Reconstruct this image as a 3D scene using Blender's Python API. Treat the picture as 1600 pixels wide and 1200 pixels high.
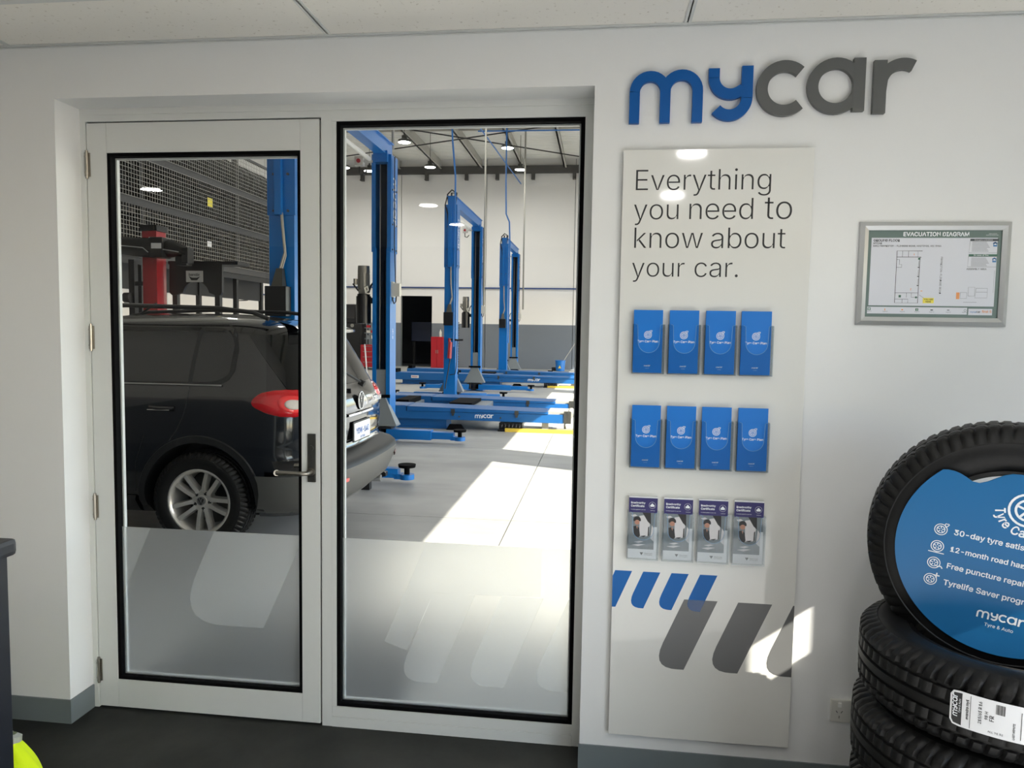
import bpy, bmesh, math, random, os
import numpy as np
from mathutils import Vector, Matrix
random.seed(7)
for o in list(bpy.data.objects):
    bpy.data.objects.remove(o)
SC = bpy.context.scene
COL = SC.collection
PI = math.pi

# ------------------------------------------------------------------ camera, sky, sun, exposure
YAW, PITCH, ROLL, FPX = -0.1208, -0.0710, 0.0162, 1150.0
CAM = Vector((2.0052, -2.5253, 1.5397))
cam = bpy.data.cameras.new('camera'); camo = bpy.data.objects.new('camera', cam); COL.objects.link(camo)
cam.sensor_width = 36; cam.sensor_fit = 'HORIZONTAL'; cam.lens = FPX * 36 / 1600; cam.clip_end = 300; cam.clip_start = .02
_f = Vector((math.sin(YAW) * math.cos(PITCH), math.cos(YAW) * math.cos(PITCH), math.sin(PITCH)))
_r = Vector((math.cos(YAW), -math.sin(YAW), 0)); _u = _r.cross(_f)
_r2 = math.cos(ROLL) * _r + math.sin(ROLL) * _u; _u2 = -math.sin(ROLL) * _r + math.cos(ROLL) * _u
_m = Matrix((_r2, _u2, -_f)).transposed().to_4x4(); _m.translation = CAM
camo.matrix_world = _m
SC.camera = camo
SC.view_settings.view_transform = 'Standard'; SC.view_settings.look = 'None'
SC.view_settings.gamma = 1; SC.view_settings.use_curve_mapping = False
SC.view_settings.exposure = 1.2
SC.cycles.use_denoising = True
SC.cycles.max_bounces = 10; SC.cycles.transparent_max_bounces = 16; SC.cycles.diffuse_bounces = 6
SC.cycles.sample_clamp_indirect = 6; SC.cycles.caustics_refractive = True; SC.cycles.caustics_reflective = False

SUN_DIR = Vector((-1, .4, -.72)).normalized()
w = bpy.data.worlds.new('sky'); SC.world = w; w.use_nodes = True
nt = w.node_tree; nt.nodes.clear()
bg = nt.nodes.new('ShaderNodeBackground'); out = nt.nodes.new('ShaderNodeOutputWorld')
sky = nt.nodes.new('ShaderNodeTexSky'); sky.sky_type = 'NISHITA'; sky.sun_disc = False
sky.sun_elevation = math.asin(.72 / math.sqrt(1 + .16 + .5184)); sky.sun_rotation = math.atan2(1, -.4)
nt.links.new(sky.outputs[0], bg.inputs[0]); bg.inputs[1].default_value = 0.36
nt.links.new(bg.outputs[0], out.inputs[0])
sun = bpy.data.lights.new('sun', 'SUN'); suno = bpy.data.objects.new('sun', sun); COL.objects.link(suno)
sun.energy = 8.8; sun.angle = 0.005; sun.color = (1, .94, .83)
suno.rotation_euler = SUN_DIR.to_track_quat('-Z', 'Y').to_euler(); suno.location = (30, -12, 22)
BAY_POWER, DOWN_POWER = 32, 2.5

# ------------------------------------------------------------------ helpers
def C(r, g, b):
    f = lambda c: (c / 255 / 12.92) if c / 255 <= .04045 else ((c / 255 + .055) / 1.055) ** 2.4
    return (f(r), f(g), f(b), 1)

MATS = {}
def mat(name, rgb, rough=.5, metal=0, var=.05, scale=18, bump=0, bscale=200, coat=0, spec=.5, trans=0, emit=0):
    if name in MATS: return MATS[name]
    m = bpy.data.materials.new(name); m.use_nodes = True
    n = m.node_tree; b = n.nodes['Principled BSDF']
    col = C(*rgb)
    b.inputs['Roughness'].default_value = rough; b.inputs['Metallic'].default_value = metal
    b.inputs['Specular IOR Level'].default_value = spec
    b.inputs['Coat Weight'].default_value = coat; b.inputs['Coat Roughness'].default_value = .04
    tc = n.nodes.new('ShaderNodeTexCoord')
    if var:
        nz = n.nodes.new('ShaderNodeTexNoise'); nz.inputs['Scale'].default_value = scale; nz.inputs['Detail'].default_value = 4
        n.links.new(tc.outputs['Object'], nz.inputs['Vector'])
        mx = n.nodes.new('ShaderNodeMix'); mx.data_type = 'RGBA'
        mx.inputs[6].default_value = tuple(min(1, c * (1 - var)) for c in col[:3]) + (1,)
        mx.inputs[7].default_value = tuple(min(1, c * (1 + var)) for c in col[:3]) + (1,)
        n.links.new(nz.outputs['Fac'], mx.inputs[0]); n.links.new(mx.outputs[2], b.inputs['Base Color'])
    else:
        b.inputs['Base Color'].default_value = col
    if bump:
        nb = n.nodes.new('ShaderNodeTexNoise'); nb.inputs['Scale'].default_value = bscale; nb.inputs['Detail'].default_value = 3
        bp = n.nodes.new('ShaderNodeBump'); bp.inputs['Strength'].default_value = bump; bp.inputs['Distance'].default_value = .003
        n.links.new(tc.outputs['Object'], nb.inputs['Vector']); n.links.new(nb.outputs['Fac'], bp.inputs['Height']); n.links.new(bp.outputs[0], b.inputs['Normal'])
    if emit:
        b.inputs['Emission Color'].default_value = col; b.inputs['Emission Strength'].default_value = emit
    MATS[name] = m
    return m

def glass_mat(name, tint=(.93, .95, .94), gloss=1.0, ior=1.5):
    m = bpy.data.materials.new(name); m.use_nodes = True; n = m.node_tree; n.nodes.clear()
    o = n.nodes.new('ShaderNodeOutputMaterial'); t = n.nodes.new('ShaderNodeBsdfTransparent'); g = n.nodes.new('ShaderNodeBsdfGlossy')
    t.inputs[0].default_value = (*tint, 1); g.inputs['Roughness'].default_value = .01
    fr = n.nodes.new('ShaderNodeFresnel'); fr.inputs[0].default_value = ior
    mu = n.nodes.new('ShaderNodeMath'); mu.operation = 'MULTIPLY'; mu.inputs[1].default_value = gloss
    geo = n.nodes.new('ShaderNodeNewGeometry'); mu2 = n.nodes.new('ShaderNodeMath'); mu2.operation = 'SUBTRACT'; mu2.inputs[0].default_value = 1
    mu3 = n.nodes.new('ShaderNodeMath'); mu3.operation = 'MULTIPLY'
    mx = n.nodes.new('ShaderNodeMixShader')
    n.links.new(fr.outputs[0], mu.inputs[0])
    n.links.new(geo.outputs['Backfacing'], mu2.inputs[1]); n.links.new(mu.outputs[0], mu3.inputs[0]); n.links.new(mu2.outputs[0], mu3.inputs[1])
    n.links.new(mu3.outputs[0], mx.inputs[0]); n.links.new(t.outputs[0], mx.inputs[1]); n.links.new(g.outputs[0], mx.inputs[2]); n.links.new(mx.outputs[0], o.inputs[0])
    MATS[name] = m
    return m

def frost_mat(name, rough=.5, trans=.55, diff=.12, clear=0.0, col=(.93, .94, .93)):
    # etched window film: scattered transmission + translucent white
    m = bpy.data.materials.new(name); m.use_nodes = True; n = m.node_tree; n.nodes.clear()
    o = n.nodes.new('ShaderNodeOutputMaterial')
    rf = n.nodes.new('ShaderNodeBsdfRefraction'); rf.inputs['Roughness'].default_value = rough; rf.inputs['IOR'].default_value = 1.3; rf.inputs[0].default_value = (*col, 1)
    tl = n.nodes.new('ShaderNodeBsdfTranslucent'); tl.inputs[0].default_value = (*col, 1)
    df = n.nodes.new('ShaderNodeBsdfDiffuse'); df.inputs[0].default_value = (*col, 1)
    tp = n.nodes.new('ShaderNodeBsdfTransparent')
    m1 = n.nodes.new('ShaderNodeMixShader'); m1.inputs[0].default_value = trans
    n.links.new(tl.outputs[0], m1.inputs[1]); n.links.new(rf.outputs[0], m1.inputs[2])
    m2 = n.nodes.new('ShaderNodeMixShader'); m2.inputs[0].default_value = diff
    n.links.new(m1.outputs[0], m2.inputs[1]); n.links.new(df.outputs[0], m2.inputs[2])
    m3 = n.nodes.new('ShaderNodeMixShader'); m3.inputs[0].default_value = clear
    n.links.new(m2.outputs[0], m3.inputs[1]); n.links.new(tp.outputs[0], m3.inputs[2])
    n.links.new(m3.outputs[0], o.inputs[0])
    MATS[name] = m
    return m

def root_loc(o):
    l = Vector((0, 0, 0))
    while o is not None:
        l += o.location; o = o.parent
    return l

FONTP = bpy.utils.system_resource('DATAFILES', path='fonts')
try: INTER = bpy.data.fonts.load(os.path.join(FONTP, 'Inter.woff2'))
except Exception: INTER = None
TEXTS = {}
def text_mesh(s, weight=0.0, res=3, spacing=1.0):
    k = (s, weight, res, spacing)
    if k in TEXTS: return TEXTS[k]
    cu = bpy.data.curves.new('lettering', 'FONT'); cu.body = s; cu.size = 1; cu.resolution_u = res; cu.offset = weight; cu.space_character = spacing
    if INTER: cu.font = INTER
    o = bpy.data.objects.new('lettering', cu); me = bpy.data.meshes.new_from_object(o)
    vs = [tuple(v.co) for v in me.vertices]; fs = [tuple(p.vertices) for p in me.polygons]
    bpy.data.objects.remove(o); bpy.data.meshes.remove(me)
    x0 = min(v[0] for v in vs); x1 = max(v[0] for v in vs)
    vs = [(v[0] - x0, v[1]) for v in vs]
    TEXTS[k] = (vs, fs, x1 - x0)
    return TEXTS[k]

WALLM = lambda x, y, z: Matrix(((1, 0, 0, x), (0, 0, -1, y), (0, 1, 0, z), (0, 0, 0, 1)))   # a -> +x, b -> +z, n -> -y
SIDEM = lambda x, y, z: Matrix(((0, 0, 1, x), (1, 0, 0, y), (0, 1, 0, z), (0, 0, 0, 1)))    # a -> +y, b -> +z, n -> +x

class MB:
    def __init__(s): s.v = []; s.f = []; s.mi = []; s.cur = 0; s.X = None
    def add(s, vs, fs):
        b = len(s.v)
        if s.X is not None: vs = [tuple(s.X @ Vector(v)) for v in vs]
        s.v += [tuple(v) for v in vs]
        for f in fs: s.f.append(tuple(i + b for i in f)); s.mi.append(s.cur)
        return s
    def box(s, x0, x1, y0, y1, z0, z1, bev=0):
        if x0 > x1: x0, x1 = x1, x0
        if y0 > y1: y0, y1 = y1, y0
        if z0 > z1: z0, z1 = z1, z0
        if bev:
            bm = bmesh.new(); bmesh.ops.create_cube(bm, size=1)
            for v in bm.verts: v.co = Vector(((x0 + x1) / 2 + v.co.x * (x1 - x0), (y0 + y1) / 2 + v.co.y * (y1 - y0), (z0 + z1) / 2 + v.co.z * (z1 - z0)))
            bmesh.ops.bevel(bm, geom=bm.edges[:], offset=bev, segments=2, affect='EDGES', profile=.6)
            bm.verts.index_update()
            s.add([v.co[:] for v in bm.verts], [[v.index for v in f.verts] for f in bm.faces]); bm.free()
            return s
        vs = [(x0, y0, z0), (x1, y0, z0), (x1, y1, z0), (x0, y1, z0), (x0, y0, z1), (x1, y0, z1), (x1, y1, z1), (x0, y1, z1)]
        return s.add(vs, [(0, 3, 2, 1), (4, 5, 6, 7), (0, 1, 5, 4), (1, 2, 6, 5), (2, 3, 7, 6), (3, 0, 4, 7)])
    def cyl(s, p0, p1, r, n=12, r2=None):
        p0 = Vector(p0); p1 = Vector(p1); r2 = r if r2 is None else r2
        d = (p1 - p0).normalized(); a = d.orthogonal().normalized(); b = d.cross(a)
        vs = []
        for p, rr in ((p0, r), (p1, r2)):
            for i in range(n):
                t = 2 * PI * i / n; vs.append(p + (a * math.cos(t) + b * math.sin(t)) * rr)
        fs = [(i, (i + 1) % n, n + (i + 1) % n, n + i) for i in range(n)] + [tuple(range(n))[::-1], tuple(range(n, 2 * n))]
        return s.add(vs, fs)
    def tube(s, pts, r, n=6, closed=False):
        pts = [Vector(p) for p in pts]; N = len(pts); vs = []; prev = None
        for i, p in enumerate(pts):
            t = (pts[(i + 1) % N] - pts[i - 1]) if closed else (pts[min(i + 1, N - 1)] - pts[max(i - 1, 0)])
            t.normalize()
            a = t.orthogonal() if prev is None else prev - t * prev.dot(t)
            if a.length < 1e-6: a = t.orthogonal()
            a.normalize(); prev = a; b = t.cross(a)
            for k in range(n):
                q = 2 * PI * k / n; vs.append(p + (a * math.cos(q) + b * math.sin(q)) * r)
        fs = []
        for i in range(N if closed else N - 1):
            j = (i + 1) % N
            for k in range(n): fs.append((i * n + k, i * n + (k + 1) % n, j * n + (k + 1) % n, j * n + k))
        if not closed: fs += [tuple(range(n))[::-1], tuple(range((N - 1) * n, N * n))]
        return s.add(vs, fs)
    def prism(s, poly, M, d):          # poly in (a, b); extruded along the matrix's third axis from 0 to d
        n = len(poly); vs = [M @ Vector((a, b, 0)) for a, b in poly] + [M @ Vector((a, b, d)) for a, b in poly]
        fs = [tuple(range(n))[::-1], tuple(range(n, 2 * n))] + [(i, (i + 1) % n, n + (i + 1) % n, n + i) for i in range(n)]
        return s.add(vs, fs)
    def flat(s, poly, M): return s.add([M @ Vector((a, b, 0)) for a, b in poly], [tuple(range(len(poly)))])
    def ribbon(s, path, wd, M, d=0, closed=False):
        N = len(path); L = []; R = []
        P = [Vector((p[0], p[1])) for p in path]
        for i in range(N):
            if closed: t = P[(i + 1) % N] - P[i - 1]
            else: t = P[min(i + 1, N - 1)] - P[max(i - 1, 0)]
            t.normalize(); nn = Vector((-t.y, t.x)); L.append(P[i] + nn * wd / 2); R.append(P[i] - nn * wd / 2)
        if closed: L.append(L[0]); R.append(R[0])
        n = len(L)
        if not d:
            vs = [M @ Vector((*p, 0)) for p in L + R]
            return s.add(vs, [(i, n + i, n + i + 1, i + 1) for i in range(n - 1)])
        vs = [M @ Vector((*p, 0)) for p in L + R] + [M @ Vector((*p, d)) for p in L + R]
        fs = []
        for i in range(n - 1):
            fs += [(i, i + 1, n + i + 1, n + i), (2 * n + i, 3 * n + i, 3 * n + i + 1, 2 * n + i + 1), (i, 2 * n + i, 2 * n + i + 1, i + 1), (n + i, n + i + 1, 3 * n + i + 1, 3 * n + i)]
        if not closed: fs += [(0, n, 3 * n, 2 * n), (n - 1, 3 * n - 1, 4 * n - 1, 2 * n - 1)]
        return s.add(vs, fs)
    def lathe(s, prof, M, n=32, closed=False):   # prof (r, h) round the matrix's third axis
        P = len(prof); vs = []
        for i in range(n):
            t = 2 * PI * i / n
            for r, h in prof: vs.append(M @ Vector((r * math.cos(t), r * math.sin(t), h)))
        fs = []
        for i in range(n):
            j = (i + 1) % n
            for k in range(P if closed else P - 1):
                q = (k + 1) % P; fs.append((i * P + k, j * P + k, j * P + q, i * P + q))
        return s.add(vs, fs)
    def text(s, body, M, width=None, height=None, weight=0.0, res=3, align='l', spacing=1.0, fn=None):
        vs, fs, W = text_mesh(body, weight, res, spacing)
        k = width / W if width else height / 0.54
        off = {'l': 0, 'c': -W * k / 2, 'r': -W * k}[align]
        if fn: return s.add([fn(v[0] * k + off, v[1] * k) for v in vs], fs)
        return s.add([M @ Vector((v[0] * k + off, v[1] * k, 0)) for v in vs], fs)
    def build(s, name, mats, parent=None, smooth=35, local=False, base=False):
        me = bpy.data.meshes.new(name)
        L = Vector((0, 0, 0))
        if parent is not None and not local: L = root_loc(parent)
        elif base:
            a = np.array(s.v); L = Vector(((a[:, 0].min() + a[:, 0].max()) / 2, (a[:, 1].min() + a[:, 1].max()) / 2, a[:, 2].min()))
        me.from_pydata([(v[0] - L.x, v[1] - L.y, v[2] - L.z) for v in s.v], [], s.f)
        if not isinstance(mats, (list, tuple)): mats = [mats]
        for m in mats: me.materials.append(m)
        if len(mats) > 1: me.polygons.foreach_set('material_index', s.mi)
        if smooth:
            me.polygons.foreach_set('use_smooth', [True] * len(me.polygons))
            try: me.set_sharp_from_angle(angle=math.radians(smooth))
            except Exception: pass
            me.update()
            me.polygons.foreach_set('use_smooth', [max(abs(c) for c in p.normal) < .9999 for p in me.polygons])
        me.update()
        o = bpy.data.objects.new(name, me); COL.objects.link(o)
        if parent is not None: o.parent = parent
        elif base: o.location = L
        return o

def fixn(o):
    bm = bmesh.new(); bm.from_mesh(o.data); bmesh.ops.recalc_face_normals(bm, faces=bm.faces[:]); bm.to_mesh(o.data); bm.free()
    return o
def tag(o, label=None, cat=None, group=None, kind=None):
    for k, v in (('label', label), ('category', cat), ('group', group), ('kind', kind)):
        if v: o[k] = v
    return o
def thing(name, loc, label, cat, group=None):
    o = bpy.data.objects.new(name, None); COL.objects.link(o); o.location = loc; o.empty_display_size = .1
    return tag(o, label, cat, group)
def struct(name, loc=(0, 0, 0)):
    o = bpy.data.objects.new(name, None); COL.objects.link(o); o.location = loc
    o['kind'] = 'structure'; return o
def copy_tree(o, parent=None):
    c = o.copy(); COL.objects.link(c); c.parent = parent
    for ch in list(o.children): copy_tree(ch, c)
    return c
def arc(cx, cy, r, a0, a1, n=12): return [(cx + r * math.cos(math.radians(a0 + (a1 - a0) * i / n)), cy + r * math.sin(math.radians(a0 + (a1 - a0) * i / n))) for i in range(n + 1)]
def circ(cx, cy, r, n=24): return arc(cx, cy, r, 0, 360, n)[:-1]
def rrect(x0, x1, y0, y1, r, n=4):
    return arc(x1 - r, y0 + r, r, -90, 0, n) + arc(x1 - r, y1 - r, r, 0, 90, n) + arc(x0 + r, y1 - r, r, 90, 180, n) + arc(x0 + r, y0 + r, r, 180, 270, n)
ID = Matrix.Identity(4)

# sign letters drawn as strokes, in units with the baseline at 0, x-height about 286
def letter_strokes():
    L = {}
    m1 = [(70, 0), (70, 80), (70, 172)] + [(p[0], p[1]) for p in arc(155, 172, 85, 180, 0, 16)] + [(240, 80), (240, 0)]
    m2 = arc(329, 172, 89, 180, 0, 16) + [(418, 80), (418, 0)]
    L['m'] = [(m1, 57), (m2, 57)]
    y1 = [(505, 291), (505, 240)] + arc(595, 240, 90, 180, 300, 16) + [(664, 176)]
    y2 = [(685, 300), (685, 230), (685, 128)] + arc(592, 128, 93, 0, -140, 20)
    L['y'] = [(y1, 59), (y2, 61)]
    L['c'] = [(arc(885, 175, 120, 47, 313, 36), 60)]
    L['a'] = [(arc(1155, 181, 121, 0, 360, 40)[:-1], 58, True), ([(1277, 44), (1277, 180), (1277, 327)], 62)]
    L['r'] = [([(1385, 30), (1385, 150), (1385, 312)], 66), ([(1385, 110), (1388, 150)] + arc(1502, 178, 112, 165, 62, 18), 60)]
    return L
STROKES = letter_strokes()
def mycar(mb, M, width, only=None, d=0):       # whole word, left edge at matrix origin
    k = width / 1535.0
    for ch in (only or 'mycar'):
        for q, st in enumerate(STROKES[ch]):
            mb.ribbon([((p[0] - 40) * k, p[1] * k) for p in st[0]], st[1] * k, M @ Matrix.Translation((0, 0, q * .0004)), d, closed=len(st) > 2)

def tyre_icon(mb, M, r, heart=True):
    wd = r * .13
    mb.ribbon(circ(0, 0, r * .94, 28), wd, M, closed=True); mb.ribbon(circ(0, 0, r * .6, 24), wd, M, closed=True)
    for k in range(5):
        a = 90 + 72 * k; c, s_ = math.cos(math.radians(a)), math.sin(math.radians(a))
        mb.ribbon([(c * r * .16, s_ * r * .16), (c * r * .56, s_ * r * .56)], wd, M)
    if heart:
        h = [(.62, .50), (.92, .80), (1.10, 1.06), (.98, 1.20), (.82, 1.10), (.66, 1.20), (.50, 1.08), (.50, .82)]
        mb.ribbon([(a * r, b * r) for a, b in h], wd * .9, M, closed=True)

# ------------------------------------------------------------------ materials
white_wall = mat('painted_plaster_white', (228, 229, 228), .62, var=.02, scale=6, bump=.05, bscale=120)
skirting_grey = mat('grey_skirting_paint', (112, 120, 122), .5, var=.03)
dark_floor = None
alu_white = mat('white_powder_coat', (214, 216, 213), .42, var=.015, scale=30)
alu_edge = mat('frame_joint_shadow_grey', (60, 60, 60), .6)
rubber_black = mat('black_rubber_gasket', (4, 4, 5), .8, var=.1, spec=.1)
steel = mat('brushed_steel', (150, 146, 138), .3, metal=1, var=.08, scale=60)
dark_steel = mat('bronze_grey_steel', (92, 92, 88), .38, metal=.8, var=.06)
clear_glass = glass_mat('clear_glass', (.935, .945, .945), .7)
acrylic = glass_mat('clear_acrylic', (.90, .92, .93), 1.3, 1.5)
frost = frost_mat('frosted_film', .72, .84, .03)
frost_stripe = frost_mat('frosted_film_stripe', .5, .3, .12, .74)
sign_blue = mat('sign_blue', (0, 86, 160), .4, var=.02, spec=.25)
sign_grey = mat('sign_grey', (88, 90, 89), .38, var=.02)
gloss_white = mat('gloss_white_board', (222, 222, 217), .06, var=.01, spec=.6)
ink_black = mat('black_ink', (28, 28, 30), .45, var=0)
ink_grey = mat('grey_vinyl', (102, 103, 103), .3, var=.02)
ink_blue = mat('blue_vinyl', (0, 98, 174), .4, var=.02, spec=.3)
ink_blue_dark = mat('blue_over_grey_vinyl', (8, 70, 124), .2, var=.02)
ink_white = mat('white_ink', (236, 240, 243), .4, var=0)
leaf_blue = mat('leaflet_blue', (0, 112, 200), .4, var=.03, scale=8)
leaf_navy = mat('leaflet_navy', (38, 32, 98), .3, var=.03)
paper = mat('white_paper', (225, 226, 228), .5, var=.02)
photo_grey = mat('photo_print_grey', (112, 122, 128), .3, var=.35, scale=40)
photo_pale = mat('photo_print_pale', (206, 204, 206), .35, var=.06, scale=60)
photo_dark = mat('photo_print_dark', (24, 24, 28), .35, var=.2, scale=60)
photo_skin = mat('photo_print_skin', (176, 128, 108), .4, var=.15, scale=90)
silver = mat('silver_anodised', (196, 198, 197), .32, metal=.55, var=.03)
plan_green = mat('plan_border_green', (92, 112, 106), .4, var=.02)
plan_green2 = mat('plan_panel_green', (58, 104, 84), .4, var=.02)
plan_white = mat('plan_paper', (208, 210, 218), .35, var=.01)
plan_yellow = mat('plan_yellow', (236, 220, 70), .4, var=.02)
plan_orange = mat('plan_orange', (226, 150, 86), .4, var=.02)
plan_icon = mat('plan_icon_blue', (64, 122, 178), .4, var=.02)
tyre_rubber = mat('tyre_rubber', (17, 17, 17), .48, var=.18, scale=30, bump=.12, bscale=300, spec=.3)
tyre_old = mat('tyre_rubber_rack', (14, 14, 14), .65, var=.2, scale=10, spec=.25)
plastic_white = mat('white_plastic', (206, 205, 198), .35, var=.02)
plastic_black = mat('black_plastic', (18, 18, 19), .4, var=.15, scale=60)
board_blue = mat('display_board_blue', (34, 104, 156), .3, var=.03, scale=4)
counter_navy = mat('counter_navy_laminate', (24, 28, 38), .42, var=.06)
hivis = mat('fluorescent_yellow_cloth', (222, 255, 0), .75, var=.06, bump=.3, bscale=400)
reflective = mat('grey_reflective_tape', (172, 176, 170), .4, var=.05)
lift_blue = mat('lift_blue_paint', (0, 106, 184), .36, var=.05, scale=5, coat=.1)
lift_blue2 = mat('lift_deck_blue', (20, 92, 156), .42, var=.10, scale=6)
cavity = mat('channel_dark', (34, 44, 56), .5, var=.2)
carriage_grey = mat('carriage_grey_paint', (122, 128, 132), .42, var=.06)
motor_grey = mat('cast_aluminium', (150, 148, 142), .4, metal=.6, var=.1, scale=40)
tank_black = mat('tank_black_paint', (20, 20, 22), .35, var=.1)
safety_white = mat('white_safety_bar', (230, 228, 220), .5, var=.03)
red_paint = mat('red_paint', (166, 22, 36), .35, var=.06, coat=.2)
yellow_paint = mat('yellow_paint', (222, 190, 70), .5, var=.1)
galv = mat('galvanised_wire', (168, 166, 158), .4, metal=.3, var=.05)
rack_grey = mat('rack_grey_paint', (64, 64, 64), .5, var=.08)
rack_dark = mat('rack_black_paint', (26, 26, 27), .5, var=.1)
car_black = mat('car_black_paint', (7, 8, 11), .12, var=.05, coat=1, spec=.5)
car_glass = mat('privacy_glass', (10, 12, 13), .03, var=0, spec=.8)
car_trim = mat('car_black_trim', (22, 23, 24), .5, var=.1)
car_bumper = mat('car_grey_bumper', (84, 84, 82), .45, var=.05)
chrome = mat('chrome', (210, 210, 210), .08, metal=1, var=0)
lamp_red = mat('tail_lamp_red', (196, 10, 22), .08, var=.12, scale=40, coat=1)
lamp_red2 = mat('tail_lamp_bright_red', (240, 60, 60), .08, var=.12, scale=60, coat=1)
lamp_clear = mat('tail_lamp_clear', (214, 206, 198), .1, var=.1, scale=60, coat=1)
alloy = mat('alloy_silver', (204, 201, 195), .3, metal=.55, var=.04)
plate_blue = mat('plate_blue', (40, 92, 170), .4, var=0)
dado_grey = mat('dado_grey_paint', (108, 114, 122), .55, var=.03, scale=3)
wall_white2 = mat('workshop_white_paint', (226, 224, 221), .7, var=.02, scale=2)
zinc = mat('zincalume_sheet', (226, 225, 219), .5, metal=0, var=.06, scale=3)
zinc_dark = mat('purlin_grey', (172, 170, 162), .6, var=.06, scale=3)
beam_dark = mat('eaves_beam_dark', (62, 60, 57), .6, var=.08)
hose_blue = mat('blue_air_hose', (36, 112, 190), .4, var=.04)
pipe_grey = mat('grey_conduit', (160, 158, 150), .5, var=.04)
cable_black = mat('black_cable', (16, 16, 17), .5, var=.1)
pipe_navy = mat('navy_wall_pipe', (48, 74, 128), .45, var=.04)
led_white = mat('led_lens', (255, 252, 244), .3, var=0, emit=9)
bay_lens = mat('high_bay_lens', (255, 252, 244), .3, var=0, emit=12)
tube_lens = mat('tube_lens', (250, 250, 250), .3, var=0, emit=5)

def floor_mat():
    m = bpy.data.materials.new('charcoal_vinyl'); m.use_nodes = True; n = m.node_tree; b = n.nodes['Principled BSDF']
    tc = n.nodes.new('ShaderNodeTexCoord'); a = n.nodes.new('ShaderNodeTexNoise'); a.inputs['Scale'].default_value = 3.2; a.inputs['Detail'].default_value = 8; a.inputs['Roughness'].default_value = .65
    r = n.nodes.new('ShaderNodeValToRGB'); r.color_ramp.elements[0].position = .32; r.color_ramp.elements[1].position = .72
    r.color_ramp.elements[0].color = C(24, 26, 24); r.color_ramp.elements[1].color = C(48, 49, 45)
    n.links.new(tc.outputs['Object'], a.inputs[0]); n.links.new(a.outputs[0], r.inputs[0]); n.links.new(r.outputs[0], b.inputs['Base Color'])
    b.inputs['Roughness'].default_value = .55; b.inputs['Specular IOR Level'].default_value = .3
    return m
dark_floor = floor_mat()
def concrete_mat():
    m = bpy.data.materials.new('sealed_concrete'); m.use_nodes = True; n = m.node_tree; b = n.nodes['Principled BSDF']
    tc = n.nodes.new('ShaderNodeTexCoord'); a = n.nodes.new('ShaderNodeTexNoise'); a.inputs['Scale'].default_value = .9; a.inputs['Detail'].default_value = 9; a.inputs['Roughness'].default_value = .6
    mp = n.nodes.new('ShaderNodeMapping'); mp.inputs['Scale'].default_value = (.35, 2.2, 1)     # tyre wear runs along x
    a2 = n.nodes.new('ShaderNodeTexNoise'); a2.inputs['Scale'].default_value = 1.3; a2.inputs['Detail'].default_value = 5
    r = n.nodes.new('ShaderNodeValToRGB'); r.color_ramp.elements[0].position = .25; r.color_ramp.elements[1].position = .75
    r.color_ramp.elements[0].color = C(150, 150, 146); r.color_ramp.elements[1].color = C(182, 181, 175)
    r2 = n.nodes.new('ShaderNodeValToRGB'); r2.color_ramp.elements[0].position = .3; r2.color_ramp.elements[1].position = .6
    r2.color_ramp.elements[0].color = (.72, .72, .72, 1); r2.color_ramp.elements[1].color = (1, 1, 1, 1)
    mx = n.nodes.new('ShaderNodeMix'); mx.data_type = 'RGBA'; mx.blend_type = 'MULTIPLY'; mx.inputs[0].default_value = .7
    n.links.new(tc.outputs['Object'], a.inputs[0]); n.links.new(a.outputs[0], r.inputs[0])
    n.links.new(tc.outputs['Object'], mp.inputs[0]); n.links.new(mp.outputs[0], a2.inputs[0]); n.links.new(a2.outputs[0], r2.inputs[0])
    n.links.new(r.outputs[0], mx.inputs[6]); n.links.new(r2.outputs[0], mx.inputs[7]); n.links.new(mx.outputs[2], b.inputs['Base Color'])
    b.inputs['Roughness'].default_value = .5
    return m
concrete = concrete_mat()
def tile_mat():
    m = bpy.data.materials.new('mineral_fibre_tile'); m.use_nodes = True; n = m.node_tree; b = n.nodes['Principled BSDF']
    tc = n.nodes.new('ShaderNodeTexCoord'); a = n.nodes.new('ShaderNodeTexNoise'); a.inputs['Scale'].default_value = 70; a.inputs['Detail'].default_value = 3
    r = n.nodes.new('ShaderNodeValToRGB'); r.color_ramp.elements[0].position = .28; r.color_ramp.elements[1].position = .36
    r.color_ramp.elements[0].color = C(214, 209, 198); r.color_ramp.elements[1].color = C(244, 241, 233)
    n.links.new(tc.outputs['Object'], a.inputs[0]); n.links.new(a.outputs[0], r.inputs[0]); n.links.new(r.outputs[0], b.inputs['Base Color'])
    b.inputs['Roughness'].default_value = .9
    return m
fibre_tile = tile_mat()

# ================================================================== THE SETTING: reception
RX0, RX1, RY0, CZ = -2.2, 4.6, -6.0, 2.546
WX0, WX1, WY0, WY1, WZ = -10.0, 4.6, .2, 28.0, 8.6
OX1, OZ = 1.960, 2.36
mb = MB(); mb.box(WX0, 0, 0, WY0, 0, WZ); mb.box(OX1, WX1 + .2, 0, WY0, 0, WZ); mb.box(0, OX1, 0, WY0, OZ, WZ)
o = mb.build('wall_front', white_wall, smooth=0); o['kind'] = 'structure'
mb = MB()      # painted workshop face of the same wall: grey dado, white above
for xa, xb in ((WX0, -.012), (OX1 + .012, WX1)): mb.cur = 0; mb.box(xa, xb, WY0, WY0 + .004, 0, 1.84); mb.cur = 1; mb.box(xa, xb, WY0, WY0 + .004, 1.84, WZ)
mb.cur = 1; mb.box(-.012, OX1 + .012, WY0, WY0 + .004, OZ + .012, WZ); mb.build('workshop_face', [dado_grey, wall_white2], o, 0)
mb = MB(); mb.box(RX0 - .15, RX0, RY0 - .15, 0, 0, CZ + .3); tag(mb.build('wall_left', white_wall, smooth=0), kind='structure')
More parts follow.
